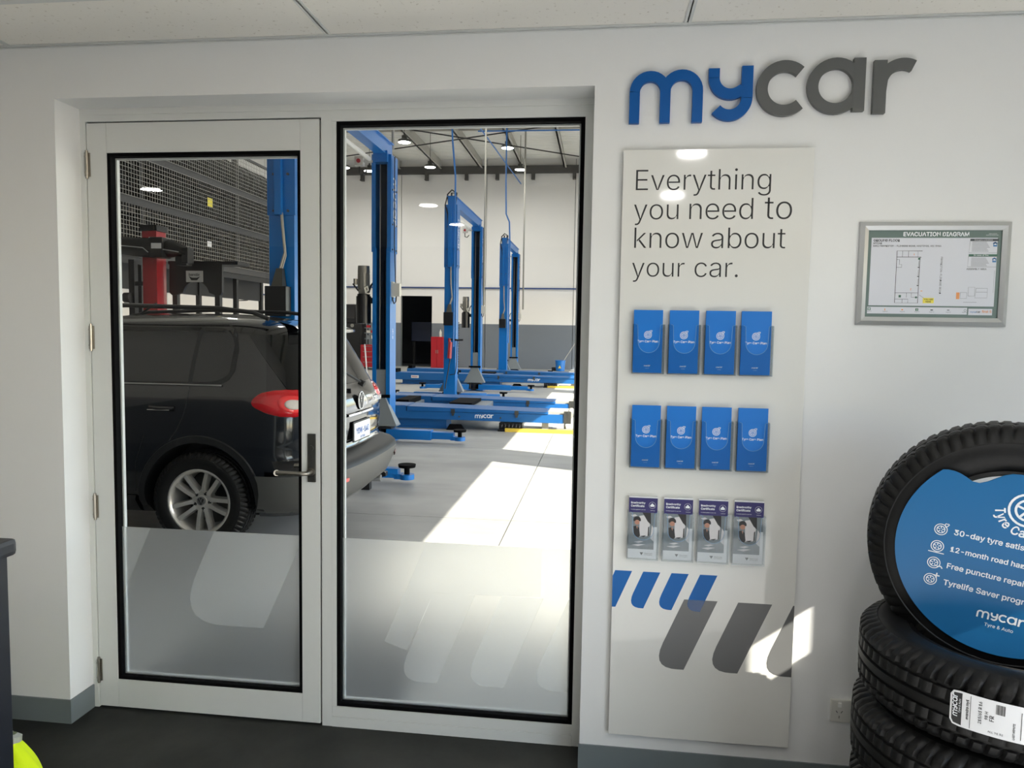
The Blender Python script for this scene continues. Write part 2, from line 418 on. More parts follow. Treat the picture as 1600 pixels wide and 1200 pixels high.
# back wall, behind the camera
mb = MB(); mb.box(RX0, RX1, RY0 - .15, RY0, 0, CZ + .3)
tag(mb.build('wall_back', mat('feature_wall_navy', (58, 66, 82), .6, var=.02), smooth=0), kind='structure')
# street side wall: strip window at eye height near the corner, shop windows further back
mb = MB()
X0, X1 = RX1, RX1 + .03
mb.box(X0, X1, -.75, 0, 0, CZ + .3); mb.box(X0, X1, -2.1, -.75, 0, 1.77); mb.box(X0, X1, -2.1, -.75, 2.0, CZ + .3); mb.box(X0, X1, -1.15, -.86, 1.77, 2.0); mb.box(X0, X1, -.86, -.75, 1.77, 1.82); mb.box(X0, X1, -2.1, -1.7, 1.77, 2.0)
mb.box(X0, X1, RY0, -2.1, 2.5, CZ + .3); mb.box(X0, X1, RY0, -2.1, 0, .1); mb.box(X0, X1, -4.1, -3.9, .1, 2.5); mb.box(X0, X1, RY0, -5.8, .1, 2.5)
tag(mb.build('wall_right', white_wall, smooth=0), kind='structure')
for i, (ya, yb, za, zb) in enumerate(((-.86, -.75, 1.82, 2.0), (-1.7, -1.15, 1.77, 2.0), (-3.9, -2.1, .1, 2.5), (-5.8, -4.1, .1, 2.5))):
    s = struct('window_%d' % (i + 2), (RX1 + .07, (ya + yb) / 2, za))
    mb = MB(); t = .03; i = max(0, i - 1)
    mb.box(RX1 + .05, RX1 + .1, ya - .1, yb + .1 * (i == 0), za - t, za) if not i else mb.box(RX1 + .05, RX1 + .1, ya, yb, za, za + t); mb.box(RX1 + .05, RX1 + .1, ya - .1, yb, zb + .09, zb + .12) if not i else mb.box(RX1 + .05, RX1 + .1, ya, yb, zb - t, zb)
    if i: mb.box(RX1 + .05, RX1 + .1, ya, ya + t, za, zb); mb.box(RX1 + .05, RX1 + .1, yb - t, yb, za, zb)
    mb.build('window_frame', alu_white, s, 0)
    mb = MB(); mb.add([(RX1 + .02, ya, za), (RX1 + .02, yb, za), (RX1 + .02, yb, zb), (RX1 + .02, ya, zb)], [(0, 1, 2, 3)]); mb.build('glass_pane', clear_glass, s, 0)
mb = MB(); mb.box(RX0 - .15, RX1 + .15, RY0 - .15, WY0 - .01, -.12, 0); tag(mb.build('floor', dark_floor, smooth=0), kind='structure')
# skirting
s = struct('baseboard_left'); mb = MB(); mb.prism([(RX0, -.006), (.006, -.006), (.006, .128), (.0003, .128), (.0003, -.0003), (RX0, -.0003)], ID, .094); mb.build('skirting_board', skirting_grey, s, 0)
s = struct('baseboard_right'); mb = MB(); mb.box(OX1 - .004, RX1, -.006, 0, 0, .088); mb.build('skirting_board', skirting_grey, s, 0)
# ceiling grid
s = struct('ceiling', (1, -3, CZ))
JX = [-.163 + 1.2085 * k for k in range(-2, 5)]; JY = [-.345 - .6 * k for k in range(0, 10)]
xs = [RX0] + [x for x in JX if RX0 + .05 < x < RX1 - .05] + [RX1]; ys = [0] + [y for y in JY if y > RY0 + .05] + [RY0]
for i in range(len(xs) - 1):
    for j in range(len(ys) - 1):
        mb = MB(); mb.box(xs[i] + .010, xs[i + 1] - .010, ys[j + 1] + .010, ys[j] - .010, CZ + .002, CZ + .018); mb.build('ceiling_tile', fibre_tile, s, 0)
for x in xs[1:-1]:
    mb = MB(); mb.box(x - .012, x + .012, RY0, -.001, CZ, CZ + .0018); mb.box(x - .002, x + .002, RY0, 0, CZ, CZ + .04); mb.build('tee_bar', alu_white, s, 0)
for y in ys[1:-1]:
    mb = MB(); mb.box(RX0, RX1, y - .012, y + .012, CZ - .0002, CZ + .0016); mb.box(RX0, RX1, y - .002, y + .002, CZ, CZ + .04); mb.build('tee_bar', alu_white, s, 0)
mb = MB(); mb.box(RX0, RX1, -.02, -.0005, CZ - .0006, CZ + .001); mb.box(RX0, RX1, -.0025, -.0005, CZ - .006, CZ - .003); mb.build('wall_angle', alu_white, s, 0)
mb = MB(); mb.box(RX0 - .15, RX1 + .15, RY0 - .15, 0, CZ + .22, CZ + .3); mb.build('ceiling_void_cover', white_wall, s, 0)
# downlights in the reception ceiling (behind the camera; their reflections show in the glass and on the board)
for x, y in ((.6, -3.0), (.62, -4.05), (-1.3, -2.27), (2.47, -1.73), (2.48, -2.98)):
    if True:
        t = thing('downlight', (x, y, CZ), 'round recessed ceiling downlight with white trim ring in the reception ceiling', 'downlight', 'reception downlights')
        mb = MB(); mb.lathe([(.065, -.002), (.082, -.007), (.087, -.0005)], Matrix.Translation((x, y, CZ)), 24); mb.build('trim_ring', plastic_white, t)
        mb = MB(); mb.cyl((x, y, CZ - .003), (x, y, CZ - .001), .066, 24); mb.build('lens', led_white, t)
        l = bpy.data.lights.new('downlight_lamp', 'AREA'); l.shape = 'DISK'; l.size = .15; l.energy = DOWN_POWER; l.color = (1, .98, .96)
        lo = bpy.data.objects.new('downlight_lamp', l); COL.objects.link(lo); lo.location = (0, 0, -.012); lo.parent = t

mb = MB(); mb.box(1.35, 4.4, -3.9, -.95, 0, .012, .004); tag(mb.build('reflector', mat('pale_reflector', (188, 190, 194), .9, var=.06, scale=60, bump=.3), base=True), 'large pale grey added light-bouncing rug on the dark floor by the street windows', 'reflector')  # added unseen pale sheet, bounces sunlight up onto the reception ceiling
# ------------------------------------------------------------------ glazed door and side light
FY = .132          # front face of the frame
def ring(mb, x0, x1, z0, z1, t, ya, yb):
    mb.box(x0, x1, ya, yb, z1 - t, z1); mb.box(x0, x1, ya, yb, z0, z0 + t); mb.box(x0, x0 + t, ya, yb, z0 + t, z1 - t); mb.box(x1 - t, x1, ya, yb, z0 + t, z1 - t)
def stripe(xl, zt, wd, h, lean, rad, x_max=None):
    tl, tr, br, bl = Vector((xl, zt)), Vector((xl + wd, zt)), Vector((xl + wd - lean, zt - h)), Vector((xl - lean, zt - h))
    a = br + (bl - br).normalized() * ((bl - br).length - rad); b = bl + (tl - bl).normalized() * rad * 1.15
    P = [tl, b] + [b * (1 - q) ** 2 + bl * 2 * q * (1 - q) + a * q * q for q in (.15, .3, .45, .6, .75, .9)] + [a, br, tr]
    return [(p.x, p.y) for p in P]
def clip(poly, ax, val, keep_less=True):
    out_ = []
    for i in range(len(poly)):
        p, q = poly[i], poly[(i + 1) % len(poly)]
        ip = (p[ax] <= val) == keep_less; iq = (q[ax] <= val) == keep_less
        if ip: out_.append(p)
        if ip != iq:
            t = (val - p[ax]) / (q[ax] - p[ax]); out_.append((p[0] + (q[0] - p[0]) * t, p[1] + (q[1] - p[1]) * t))
    return out_
s = struct('door_1', (.49, FY, 0))
LX0, LX1, LZ0, LZ1 = .026, .953, .006, 2.308
GX0, GX1, GZ0, GZ1 = .106, .880, .120, 2.196
def bar(name, x0, x1, z0, z1, par, d=.045): 
    mb = MB(); mb.box(x0, x1, FY, FY + d, z0, z1, .0015); return mb.build(name, alu_white, par)
bar('stile', LX0, GX0, LZ0, LZ1, s); bar('stile', GX1, LX1, LZ0, LZ1, s); bar('rail', GX0 + .0006, GX1 - .0006, LZ0, GZ0, s); bar('rail', GX0 + .0006, GX1 - .0006, GZ1, LZ1, s)
mb = MB(); ring(mb, GX0 - .001, GX1 + .001, GZ0 - .001, GZ1 + .001, .014, FY + .004, FY + .034); mb.build('gasket', rubber_black, s, 0)
mb = MB(); ring(mb, GX0 - .001, GX1 + .001, GZ0 - .001, GZ1 + .001, .020, FY + .0345, FY + .05); mb.build('glazing_bead', alu_white, s, 0)
def pane(par, x0, x1, z0, z1, shapes, y):
    mb = MB(); mb.box(x0, x1, y, y + .006, z0, z1); g = mb.build('glass_pane', clear_glass, par, 0)
    M = WALLM(0, y - .0006, 0)
    mb = MB(); mb.flat([(x0, z0), (x1, z0), (x1, .738), (x0, .738)], M); mb.build('frosted_film', frost, g, 0)
    for P in shapes:
        P = clip(clip(clip(clip(P, 0, x0 + .002, False), 0, x1 - .002), 1, .737), 1, z0, False)
        if len(P) > 2:
            mb = MB(); mb.flat(P, WALLM(0, y - .0012, 0)); mb.build('film_stripe', frost_stripe, g, 0)
pane(s, GX0, GX1, GZ0, GZ1, [stripe(-.10, 1.1, .50, .75, .33, .2), stripe(.68, 1.12, .37, .76, .34, .2)], FY + .028)
for zc in (2.152, 1.491, .822, .155):
    mb = MB(); mb.cyl((.027, FY - .004, zc - .045), (.027, FY - .004, zc + .045), .0075, 12)
    for k in (-.03, .03): mb.cyl((.027, FY - .004, zc + k - .0025), (.027, FY - .004, zc + k + .0025), .0085, 12)
    for k in (-.049, .049): mb.cyl((.027, FY - .004, zc + k - .004), (.027, FY - .004, zc + k + .004), .005, 10)
    mb.box(.014, .026, FY - .0015, FY, zc - .045, zc + .045); mb.box(.028, .04, FY - .0015, FY, zc - .045, zc + .045)
    mb.build('hinge', steel, s)
mb = MB(); mb.box(.907, .938, FY - .008, FY, .957, 1.142, .002); h = mb.build('handle_plate', dark_steel, s)
mb = MB(); mb.tube([(.922, FY - .004, .997), (.922, FY - .03, .997), (.919, FY - .045, .997), (.909, FY - .053, .997), (.89, FY - .055, .997), (.84, FY - .055, .997), (.806, FY - .055, .997)], .0088, 12)
mb.cyl((.806, FY - .055, .997), (.802, FY - .049, .997), .0115, 12); mb.cyl((.922, FY - .009, .997), (.922, FY - .014, .997), .016, 16); fixn(mb.build('lever_handle', steel, h))
mb = MB(); mb.cyl((.922, FY - .008, 1.088), (.922, FY - .016, 1.088), .0105, 16); mb.box(.9205, .9235, FY - .0175, FY - .0158, 1.082, 1.094); mb.build('key_cylinder', dark_steel, h)
mb = MB(); mb.box(.907, .938, FY + .045, FY + .053, .957, 1.142, .002); mb.tube([(.922, FY + .05, .997), (.922, FY + .09, .997), (.905, FY + .098, .997), (.81, FY + .098, .997)], .0088, 10); fixn(mb.build('lever_handle', steel, h))
mb = MB(); mb.box(.9535, .9605, FY + .012, FY + .05, 0, 2.31); mb.box(.026, .9605, FY + .012, FY + .05, 2.3085, 2.3125); mb.box(.0235, .0255, FY + .01, FY + .05, 0, 2.31); mb.box(.03, .95, FY + .012, FY + .04, 0, .006); mb.build('door_seal', rubber_black, s, 0)
s = struct('window_1', (1.45, FY, 0))
mb = MB(); mb.box(0, .0232, FY - .002, FY + .06, 0, 2.36); mb.build('jamb', alu_white, s, 0)
mb = MB(); mb.box(.0232, OX1, FY - .002, FY + .06, 2.313, 2.36); mb.build('head', alu_white, s, 0)
mb = MB(); mb.box(.0232, OX1, FY - .006, FY - .0022, 2.337, 2.36); mb.build('head_cover', alu_white, s, 0)
mb = MB(); mb.box(.961, 1.001, FY - .002, FY + .06, 0, 2.313); mb.box(1.0016, 1.018, FY - .002, FY + .045, .0806, 2.2975); mb.build('mullion', alu_white, s, 0)
mb = MB(); mb.box(1.928, OX1, FY - .002, FY + .06, 0, 2.313); mb.build('jamb', alu_white, s, 0)
mb = MB(); mb.box(1.0016, 1.928, FY - .002, FY + .045, 2.298, 2.313); mb.build('head_bead', alu_white, s, 0)
mb = MB(); mb.box(1.0016, 1.928, FY - .004, FY + .06, 0, .04, .001); mb.build('sill', alu_white, s)
mb = MB(); mb.box(1.0016, 1.928, FY - .002, FY + .045, .0408, .080, .001); mb.build('sill_bead', alu_white, s)
VX0, VX1, VZ0, VZ1 = 1.018, 1.928, .080, 2.298
mb = MB(); ring(mb, VX0 - .001, VX1 + .001, VZ0 - .001, VZ1 + .001, .016, FY + .004, FY + .034); mb.build('gasket', rubber_black, s, 0)
mb = MB(); ring(mb, VX0 - .001, VX1 + .001, VZ0 - .001, VZ1 + .001, .022, FY + .0345, FY + .05); mb.build('glazing_bead', alu_white, s, 0)
pane(s, VX0, VX1, VZ0, VZ1, [[(1.365, .717 + .03), (1.80, .747), (1.80, .55), (1.60, .545), (1.392, .543), (1.29, .31), (1.20, .34)], stripe(1.392, .544, .16, .356, .145, .10), stripe(1.653, .546, .158, .356, .145, .10), stripe(1.905, .548, .158, .356, .145, .10)], FY + .028)

# ================================================================== THE SETTING: workshop
s = struct('floor_workshop', (-2.7, 14, 0))
mb = MB(); mb.box(WX0 - .2, WX1 + .2, WY0 - .01, WY1 + .3, -.3, -.02); mb.build('subgrade', skirting_grey, s, 0)
jx = [WX0, -6.2, -2.45, 1.3, WX1 + .2]; jy = [WY0 - .01, 3.35, 7.0, 10.4, 14, 18, 22, 25, WY1]
for i in range(4):
    for j in range(8):
        mb = MB(); mb.box(jx[i] + .004, jx[i + 1] - .004, jy[j] + (.004 if j else 0), jy[j + 1] - .004, -.02, 0); mb.build('slab', concrete, s, 0)
# back wall: concrete panels with a painted dado and a dark doorway
s = struct('wall_workshop_back', (-2.7, WY1, 0))
px = [WX0, -6.49, -2.88, .78, WX1 + .2]; DZ = 1.84
for i in range(4):
    a, b = px[i] + .012, px[i + 1] - .012
    segs = [(a, b, 0)] if i != 1 else [(a, -6.48, 0), (-6.48, -5.15, 2.98), (-5.15, b, 0)]
    mb = MB()
    for (xa, xb, zb) in segs:
        if xb - xa < .001: continue
        mb.cur = 0
        if zb < DZ: mb.box(xa, xb, WY1, WY1 + .2, zb, DZ)
        mb.cur = 1; mb.box(xa, xb, WY1, WY1 + .2, max(zb, DZ), WZ)
    mb.build('panel', [dado_grey, wall_white2], s, 0)
mb = MB(); mb.box(WX0, WX1, WY1 + .08, WY1 + .19, 3.2, WZ); mb.box(WX0, -6.48, WY1 + .08, WY1 + .19, 0, 3.2); mb.box(-5.15, WX1, WY1 + .08, WY1 + .19, 0, 3.2); mb.build('panel_backing', skirting_grey, s, 0)
# dim store behind the doorway
mb = MB(); mb.box(-8.6, -3.4, WY1 + 3.4, WY1 + 3.5, 0, 3.2); mb.box(-8.6, -8.5, WY1 + .2, WY1 + 3.4, 0, 3.2); mb.box(-3.5, -3.4, WY1 + .2, WY1 + 3.4, 0, 3.2); mb.box(-8.6, -3.4, WY1 + .2, WY1 + 3.5, 3.2, 3.3); mb.box(-8.6, -3.4, WY1 + .2, WY1 + 3.5, -.1, 0)
tag(mb.build('wall_store_room', mat('store_room_dark_paint', (58, 62, 66), .8), smooth=0), kind='structure')
s = struct('wall_workshop_left', (WX0, 14, 0))
ly = [WY0] + [4.6 + 3.02 * k for k in range(8)] + [WY1]
for i in range(len(ly) - 1):
    mb = MB(); mb.cur = 0; mb.box(WX0 - .2, WX0, ly[i] + .012, ly[i + 1] - .012, 0, 1.3); mb.cur = 1; mb.box(WX0 - .2, WX0, ly[i] + .012, ly[i + 1] - .012, 1.3, WZ); mb.build('panel', [dado_grey, wall_white2], s, 0)
mb = MB(); mb.box(WX0 - .19, WX0 - .08, WY0, WY1, 0, WZ); mb.build('panel_backing', skirting_grey, s, 0)
s = struct('wall_workshop_right', (WX1, 14, 0))
LZ = 2.92; doors = [(.22, 4.55), (5.35, 9.7), (10.5, 14.9), (15.7, 20.0), (20.8, 25.2), (26.0, 27.8)]
mb = MB(); mb.box(WX1, WX1 + .2, WY0, WY1, LZ, WZ)
ends = [WY0] + [v for d in doors for v in d] + [WY1]
for k in range(0, len(ends), 2): mb.box(WX1, WX1 + .2, ends[k], ends[k + 1], 0, LZ)
mb.build('wall_panel', wall_white2, s, 0)
for a, b in doors:
    mb = MB()
    for q in (a, b): mb.box(WX1 - .05, WX1, q - .04, q + .04, 0, LZ)
    mb.cyl((WX1 - .25, a, LZ + .35), (WX1 - .25, b, LZ + .35), .2, 16); mb.build('roller_door', zinc, s)
# roof: corrugated sheet, purlins along the bays
s = struct('roof_workshop', (-2.7, 14, WZ))
mb = MB(); vs = []; fs = []; P = .25; y = WY0 - .2; k = 0
while y < WY1 + .3:
    for dy, z in ((0, 0), (.08, 0), (.105, .045), (.195, .045)):
        for x in (WX0 - .2, WX1 + .2): vs.append((x, y + dy, WZ + z))
    y += P
n = len(vs) // 2; fs = [(2 * i, 2 * i + 1, 2 * i + 3, 2 * i + 2) for i in range(n - 1)]
mb.add(vs, fs); mb.build('roof_sheet', zinc, s, 0)
for k in range(-3, 4):
    x = -1.40 + 1.72 * k
    mb = MB(); mb.box(x - .03, x + .03, WY0, WY1, 8.2, 8.58); mb.box(x - .03, x + .09, WY0, WY1, 8.2, 8.215); mb.build('purlin', zinc_dark, s, 0)
for yy in (8, 16, 23.0):
    mb = MB(); mb.box(WX0, WX1, yy - .04, yy + .04, 8.42, 8.56); mb.build('bridging', zinc_dark, s, 0)
s = struct('beam_workshop_back', (-2.7, 27.9, 8.1))
mb = MB(); mb.box(WX0, WX1, 27.82, 27.98, 8.0, 8.3); mb.build('eaves_beam', beam_dark, s, 0)
for k in range(9):
    x = -8.35 + k * 1.48 + (.2 if k % 3 == 0 else 0); mb = MB(); mb.box(x - .07, x + .07, 27.83, 27.98, 7.74, 7.999); mb.box(x - .07, x + .07, 27.75, 27.83, 7.74, 7.78); mb.build('bracket', beam_dark, s, 0)
mb = MB(); mb.box(RX1 + .21, 60, -60, 90, -.3, -.03); mb.box(-40, RX1 + .2, -60, RY0 - .16, -.3, -.03); tag(mb.build('ground_forecourt', mat('forecourt_concrete', (162, 162, 160), .8, var=.1, scale=1), smooth=0), kind='structure')
def tubething(name, pts, r, m, label, cat, group=None, n=6, **k):
    mb = MB(); mb.tube(pts, r, n); o = mb.build(name, m, base=True); return tag(o, label, cat, group)
tubething('bracing_rod', [(-7.92, 24.9, 8.05), (1.6, 20.57, 8.05)], .022, cable_black, 'thin black bracing rod under the roof rising to the right', 'rod')
tubething('bracing_rod', [(-6.5, 20.1, 8.12), (1.6, 26.1, 8.12)], .022, cable_black, 'thin black bracing rod under the roof falling to the right', 'rod')
tubething('wall_pipe', [(WX0 + .01, WY1 - .05, 3.33), (WX1, WY1 - .05, 3.33)], .03, pipe_navy, 'thin navy pipe running along the white workshop back wall above the doorway', 'pipe')
tubething('wall_pipe', [(WX0 + .05, WY0, 2.4), (WX0 + .05, 14.5, 2.54), (WX0 + .05, 22.9, 2.72), (WX0 + .05, WY1 - .1, 2.8)], .03, pipe_navy, 'thin navy pipe running along the white wall under the tyre rack', 'pipe')
tubething('air_main', [(-1.9, 18.5, 7.6), (-1.794, 19.2, 7.6), (-1.465, 28, 7.6)], .022, hose_blue, 'blue air pipe under the roof running to the back wall', 'pipe')
tubething('air_main', [(-1.9, 20.03, 7.6), (2.5, 20.1, 7.6)], .02, hose_blue, 'blue air pipe under the roof running across the bays', 'pipe')

# ================================================================== ON THE RECEPTION WALL
LD = {'m': 'blue letter m with two arches opening the raised wall sign', 'y': 'blue letter y with a hooked tail in the raised wall sign', 'c': 'grey open round letter c in the raised wall sign',
      'a': 'grey letter a, closed ring with a straight stem, in the raised wall sign', 'r': 'grey letter r with one short arm closing the raised wall sign'}
for i, ch in enumerate('mycar'):
    mb = MB(); mycar(mb, WALLM(2.074, -.001, 2.231), .893, only=ch, d=.017)
    o = fixn(mb.build('sign_letter', sign_blue if i < 2 else sign_grey, base=True, smooth=40)); tag(o, LD[ch], 'letter', 'raised letters of the wall sign')
BX0, BX1, BZ0, BZ1, BY = 2.060, 2.6666, .144, 2.144, -.02
board = thing('information_board', (2.363, -.01, BZ0), 'tall glossy white board with large black lettering and slanted blue and grey stripes', 'board')
mb = MB(); mb.box(BX0, BX1, BY, BY + .006, BZ0, BZ1, .001); mb.build('panel', gloss_white, board)
for x in (2.15, 2.58):
    for z in (.4, 1.2, 1.95): mb = MB(); mb.cyl((x, BY + .006, z), (x, -.001, z), .012, 10); mb.build('standoff', dark_steel, board)
M = WALLM(0, BY - .0006, 0)
for body, x, z, wd in (('Everything', 2.103, 2.012, .432), ('you', 2.099, 1.917, .145), ('need', 2.279, 1.917, .203), ('to', 2.518, 1.917, .086), ('know', 2.103, 1.823, .222), ('about', 2.352, 1.823, .236), ('your', 2.098, 1.729, .172), ('car.', 2.302, 1.729, .139)):
    mb = MB(); mb.text(body, WALLM(x, BY - .0006, z), width=wd, weight=-.009, res=4, spacing=.97); mb.build('lettering', ink_black, board, 0)
for k in range(4):
    P = clip(stripe(2.069 + .095 * k, .728, .0575, .129, .054, .05), 0, BX0 + .0005, False); mb = MB()
    mb.flat(P, M); mb.build('blue_stripe', ink_blue, board, 0)
for k in range(3):
    P = clip(stripe(2.304 + .179 * k, .639, .111, .247, .105, .085), 0, BX1 - .0005); mb = MB()
    mb.flat(P, WALLM(0, BY - .0003, 0)); mb.build('grey_stripe', ink_grey, board, 0)
P = clip(clip(stripe(2.069 + .095 * 3, .728, .0575, .129, .054, .05), 1, .639), 0, 2.304, False)
mb = MB(); mb.flat(P, WALLM(0, BY - .0009, 0)); tag(mb.build('blue_stripe_overlap', ink_blue_dark, board, 0), 'darker blue where the blue stripe crosses the grey one')

ORD = ['first', 'second', 'third', 'fourth']; ROWN = ['top', 'middle', 'bottom']
def holder_proto():
    # open-fronted clear pocket: back, base, sides and a front with a rounded cut-out
    o = thing('leaflet_holder', (0, 0, 0), '', 'holder', 'clear leaflet holders on the white board')
    w_, h_, d_ = .106, .165, .030
    mb = MB(); mb.box(-w_ / 2, w_ / 2, -.003, 0, 0, h_); mb.build('back_plate', acrylic, o, 0)
    mb = MB(); mb.box(-w_ / 2, w_ / 2, -d_ + .002, -.003, 0, .002); mb.build('base_plate', acrylic, o, 0)
    for sx in (-1, 1):
        mb = MB(); mb.box(sx * w_ / 2, sx * (w_ / 2 - .002), -d_ + .002, -.003, .002, h_); mb.build('side_plate', acrylic, o, 0)
    P = [(-w_ / 2, 0), (w_ / 2, 0), (w_ / 2, h_ - .004), (w_ / 2 - .004, h_), (.040, h_), (.036, h_ - .004), (.034, .105)] + arc(0, .105, .034, 0, -180, 12)[1:] + [(-.036, h_ - .004), (-.040, h_), (-w_ / 2 + .004, h_), (-w_ / 2, h_ - .004)]
    mb = MB(); mb.prism(P, WALLM(0, -d_ + .002, 0), .002); mb.build('front_plate', acrylic, o, 0)
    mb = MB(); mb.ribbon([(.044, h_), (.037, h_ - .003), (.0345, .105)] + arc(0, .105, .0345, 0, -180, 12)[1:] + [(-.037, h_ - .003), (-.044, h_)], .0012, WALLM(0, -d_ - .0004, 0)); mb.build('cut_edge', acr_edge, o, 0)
    return o
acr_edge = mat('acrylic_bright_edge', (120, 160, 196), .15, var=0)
def leaflet_tyre():
    o = thing('leaflet', (0, 0, 0), '', 'leaflet', 'blue folded leaflets in the holders')
    mb = MB(); mb.box(-.0475, .0475, 0, .0012, 0, .208); mb.build('front_cover', leaf_blue, o, 0)
    mb = MB(); mb.box(-.0470, .0475, .0014, .011, .0004, .2068); mb.build('inner_pages', leaf_blue, o, 0)
    mb = MB(); tyre_icon(mb, WALLM(0, -.0004, .126), .0125); mb.text('Tyre Care Plan', WALLM(0, -.0004, .101), width=.068, weight=.012, align='c'); mb.build('lettering', ink_white, o, 0)
    mb = MB(); mycar(mb, WALLM(-.0105, -.0004, .021), .021); mb.text('Tyre & Auto', WALLM(0, -.0004, .0145), width=.012, align='c', res=1); mb.build('small_logo', ink_white, o, 0)
    return o
def leaflet_cert():
    o = thing('leaflet', (0, 0, 0), '', 'leaflet', 'navy folded leaflets in the holders')
    mb = MB(); mb.box(-.0475, .0475, 0, .0012, 0, .208); mb.build('front_cover', paper, o, 0)
    mb = MB(); mb.box(-.0475, .0475, .0016, .014, .0006, .2115); mb.build('inner_pages', paper, o, 0)
    M1, M2, M3, M4 = (WALLM(0, -.0004 - .0002 * k, 0) for k in range(4))
    mb = MB(); mb.flat([(-.0475, .158), (.0475, .158), (.0475, .208), (-.0475, .208)], M1); mb.build('navy_band', leaf_navy, o, 0)
    mb = MB(); mb.text('Roadworthy', WALLM(-.041, -.0007, .188), width=.048, weight=.02); mb.text('Certificate', WALLM(-.041, -.0007, .177), width=.045, weight=.02)
    mb.text('A simple guide for your car', WALLM(-.041, -.0007, .1665), width=.049, res=1); mb.text('Certificate', WALLM(.024, -.0007, .165), width=.015, res=1)
    mb.flat(rrect(.023, .037, .179, .186, .002), M2); mb.flat([(.026, .186), (.034, .186), (.032, .190), (.028, .190)], M2); mb.ribbon(circ(.030, .184, .011, 20), .0006, M2, closed=True); mb.build('lettering', ink_white, o, 0)
    mb = MB(); mb.flat([(-.0475, .032), (.038, .032), (.038, .110), (.0475, .110), (.0475, .158), (-.0475, .158)], M1); mb.build('photo_background', photo_grey, o, 0)
    mb = MB(); mb.flat([(-.010, .075), (.021, .078), (.024, .118), (.008, .150), (-.012, .146)], M2); mb.flat([(-.040, .148), (-.026, .151), (-.018, .146), (-.034, .142)], M2); mb.flat([(.026, .070), (.0375, .060), (.0375, .105), (.030, .116)], M2)
    mb.flat([(-.028, .056), (-.008, .060), (.004, .058), (-.012, .053)], M2); mb.flat([(-.036, .046), (-.012, .050), (.010, .049), (-.014, .042)], M2); mb.build('photo_highlights', photo_pale, o, 0)
    mb = MB(); mb.flat(arc(-.019, .132, .0125, -20, 200, 12), M3); mb.flat([(-.031, .110), (-.022, .112), (-.012, .105), (-.008, .078), (-.014, .072), (-.029, .078)], M3); mb.flat([(-.002, .158), (.026, .158), (.027, .118), (.016, .128)], M3)
    mb.flat([(.017, .076), (.021, .080), (.022, .112), (.018, .108)], M3); mb.flat([(-.008, .077), (.012, .080), (.004, .074)], M3); mb.build('photo_shadows', photo_dark, o, 0)
    mb = MB(); mb.flat(circ(-.019, .124, .0085, 14), M4); mb.flat([(-.022, .111), (-.017, .111), (-.018, .100)], M4); mb.build('photo_face', photo_skin, o, 0)
    mb = MB(); mb.flat([(-.008, .021), (.004, .021), (-.002, .011)], M1); mb.text('Department', WALLM(.008, -.0004, .0165), width=.026, res=1); mb.text('of Transport', WALLM(.008, -.0004, .0115), width=.026, res=1); mb.build('small_logo', sign_grey, o, 0)
    return o
H0 = holder_proto(); T0 = leaflet_tyre(); N0 = leaflet_cert(); used = set()
def place(proto, loc, label):
    if proto.name in used: o = copy_tree(proto)
    else: o = proto; used.add(proto.name)
    o.location = loc; o['label'] = label; return o
for r_, (zb, zl) in enumerate(((1.407, 1.4105), (1.090, 1.0935), (.776, .7795))):
    for k in range(4):
        x = 2.158 + .1155 * k; jit = (random.random() - .5) * .003
        place(H0, (x, BY - .0003, zb), 'clear leaflet holder, %s from the left in the %s row on the white board' % (ORD[k], ROWN[r_]))
        lx = x + jit - (.002 if r_ == 0 and k == 0 else 0)
        place(T0 if r_ < 2 else N0, (lx, BY - .019, zl), ('bright blue leaflet with white tyre icon' if r_ < 2 else 'navy and white leaflet with a photo') + ', %s from left in the %s row' % (ORD[k], ROWN[r_]))

# ------------------------------------------------------------------ evacuation diagram in a silver frame
EX0, EX1, EZ0, EZ1 = 2.8211, 3.2756, 1.5804, 1.9101
ev = thing('evacuation_plan', (3.05, 0, EZ0), 'silver framed evacuation diagram with green border on the white wall', 'sign')
t = .0265
def mitre(pts):
    mb = MB(); a, b, c, d = pts
    mid = lambda p, q: ((p[0] + q[0]) / 2, (p[1] + q[1]) / 2)
    e, f = mid(a, d), mid(b, c)
    V = [(a, 0), (a, -.008), (e, -.015), (d, -.009), (d, 0), (b, 0), (b, -.008), (f, -.015), (c, -.009), (c, 0)]
    mb.add([(p[0], y, p[1]) for p, y in V], [(0, 1, 6, 5), (1, 2, 7, 6), (2, 3, 8, 7), (3, 4, 9, 8), (0, 4, 3, 2, 1), (5, 6, 7, 8, 9)])
    return fixn(mb.build('frame_rail', silver, ev, 50))
a, b, c, d = (EX0, EZ0), (EX1, EZ0), (EX1, EZ1), (EX0, EZ1)
ai, bi, ci, di = (EX0 + t, EZ0 + t), (EX1 - t, EZ0 + t), (EX1 - t, EZ1 - t), (EX0 + t, EZ1 - t)
mitre((a, b, bi, ai)); mitre((b, c, ci, bi)); mitre((c, d, di, ci)); mitre((d, a, ai, di))
Y0 = -.005
mb = MB(); mb.box(ai[0] - .002, bi[0] + .002, Y0, Y0 + .002, ai[1] - .002, ci[1] + .002); mb.build('green_backing', plan_green, ev, 0)
px0, pz1, pw, ph = ai[0], ci[1], bi[0] - ai[0], ci[1] - ai[1]
def Q(u, v): return (px0 + (u - 200) / 1200 * pw, pz1 - (v - 160) / 790 * ph)   # 1200 x 790 grid laid over the sheet
K = pw / 1200
def rect(mb, u0, v0, u1, v1, k=0): mb.flat([Q(u0, v1), Q(u1, v1), Q(u1, v0), Q(u0, v0)], WALLM(0, Y0 - .0004 - .0003 * k, 0))
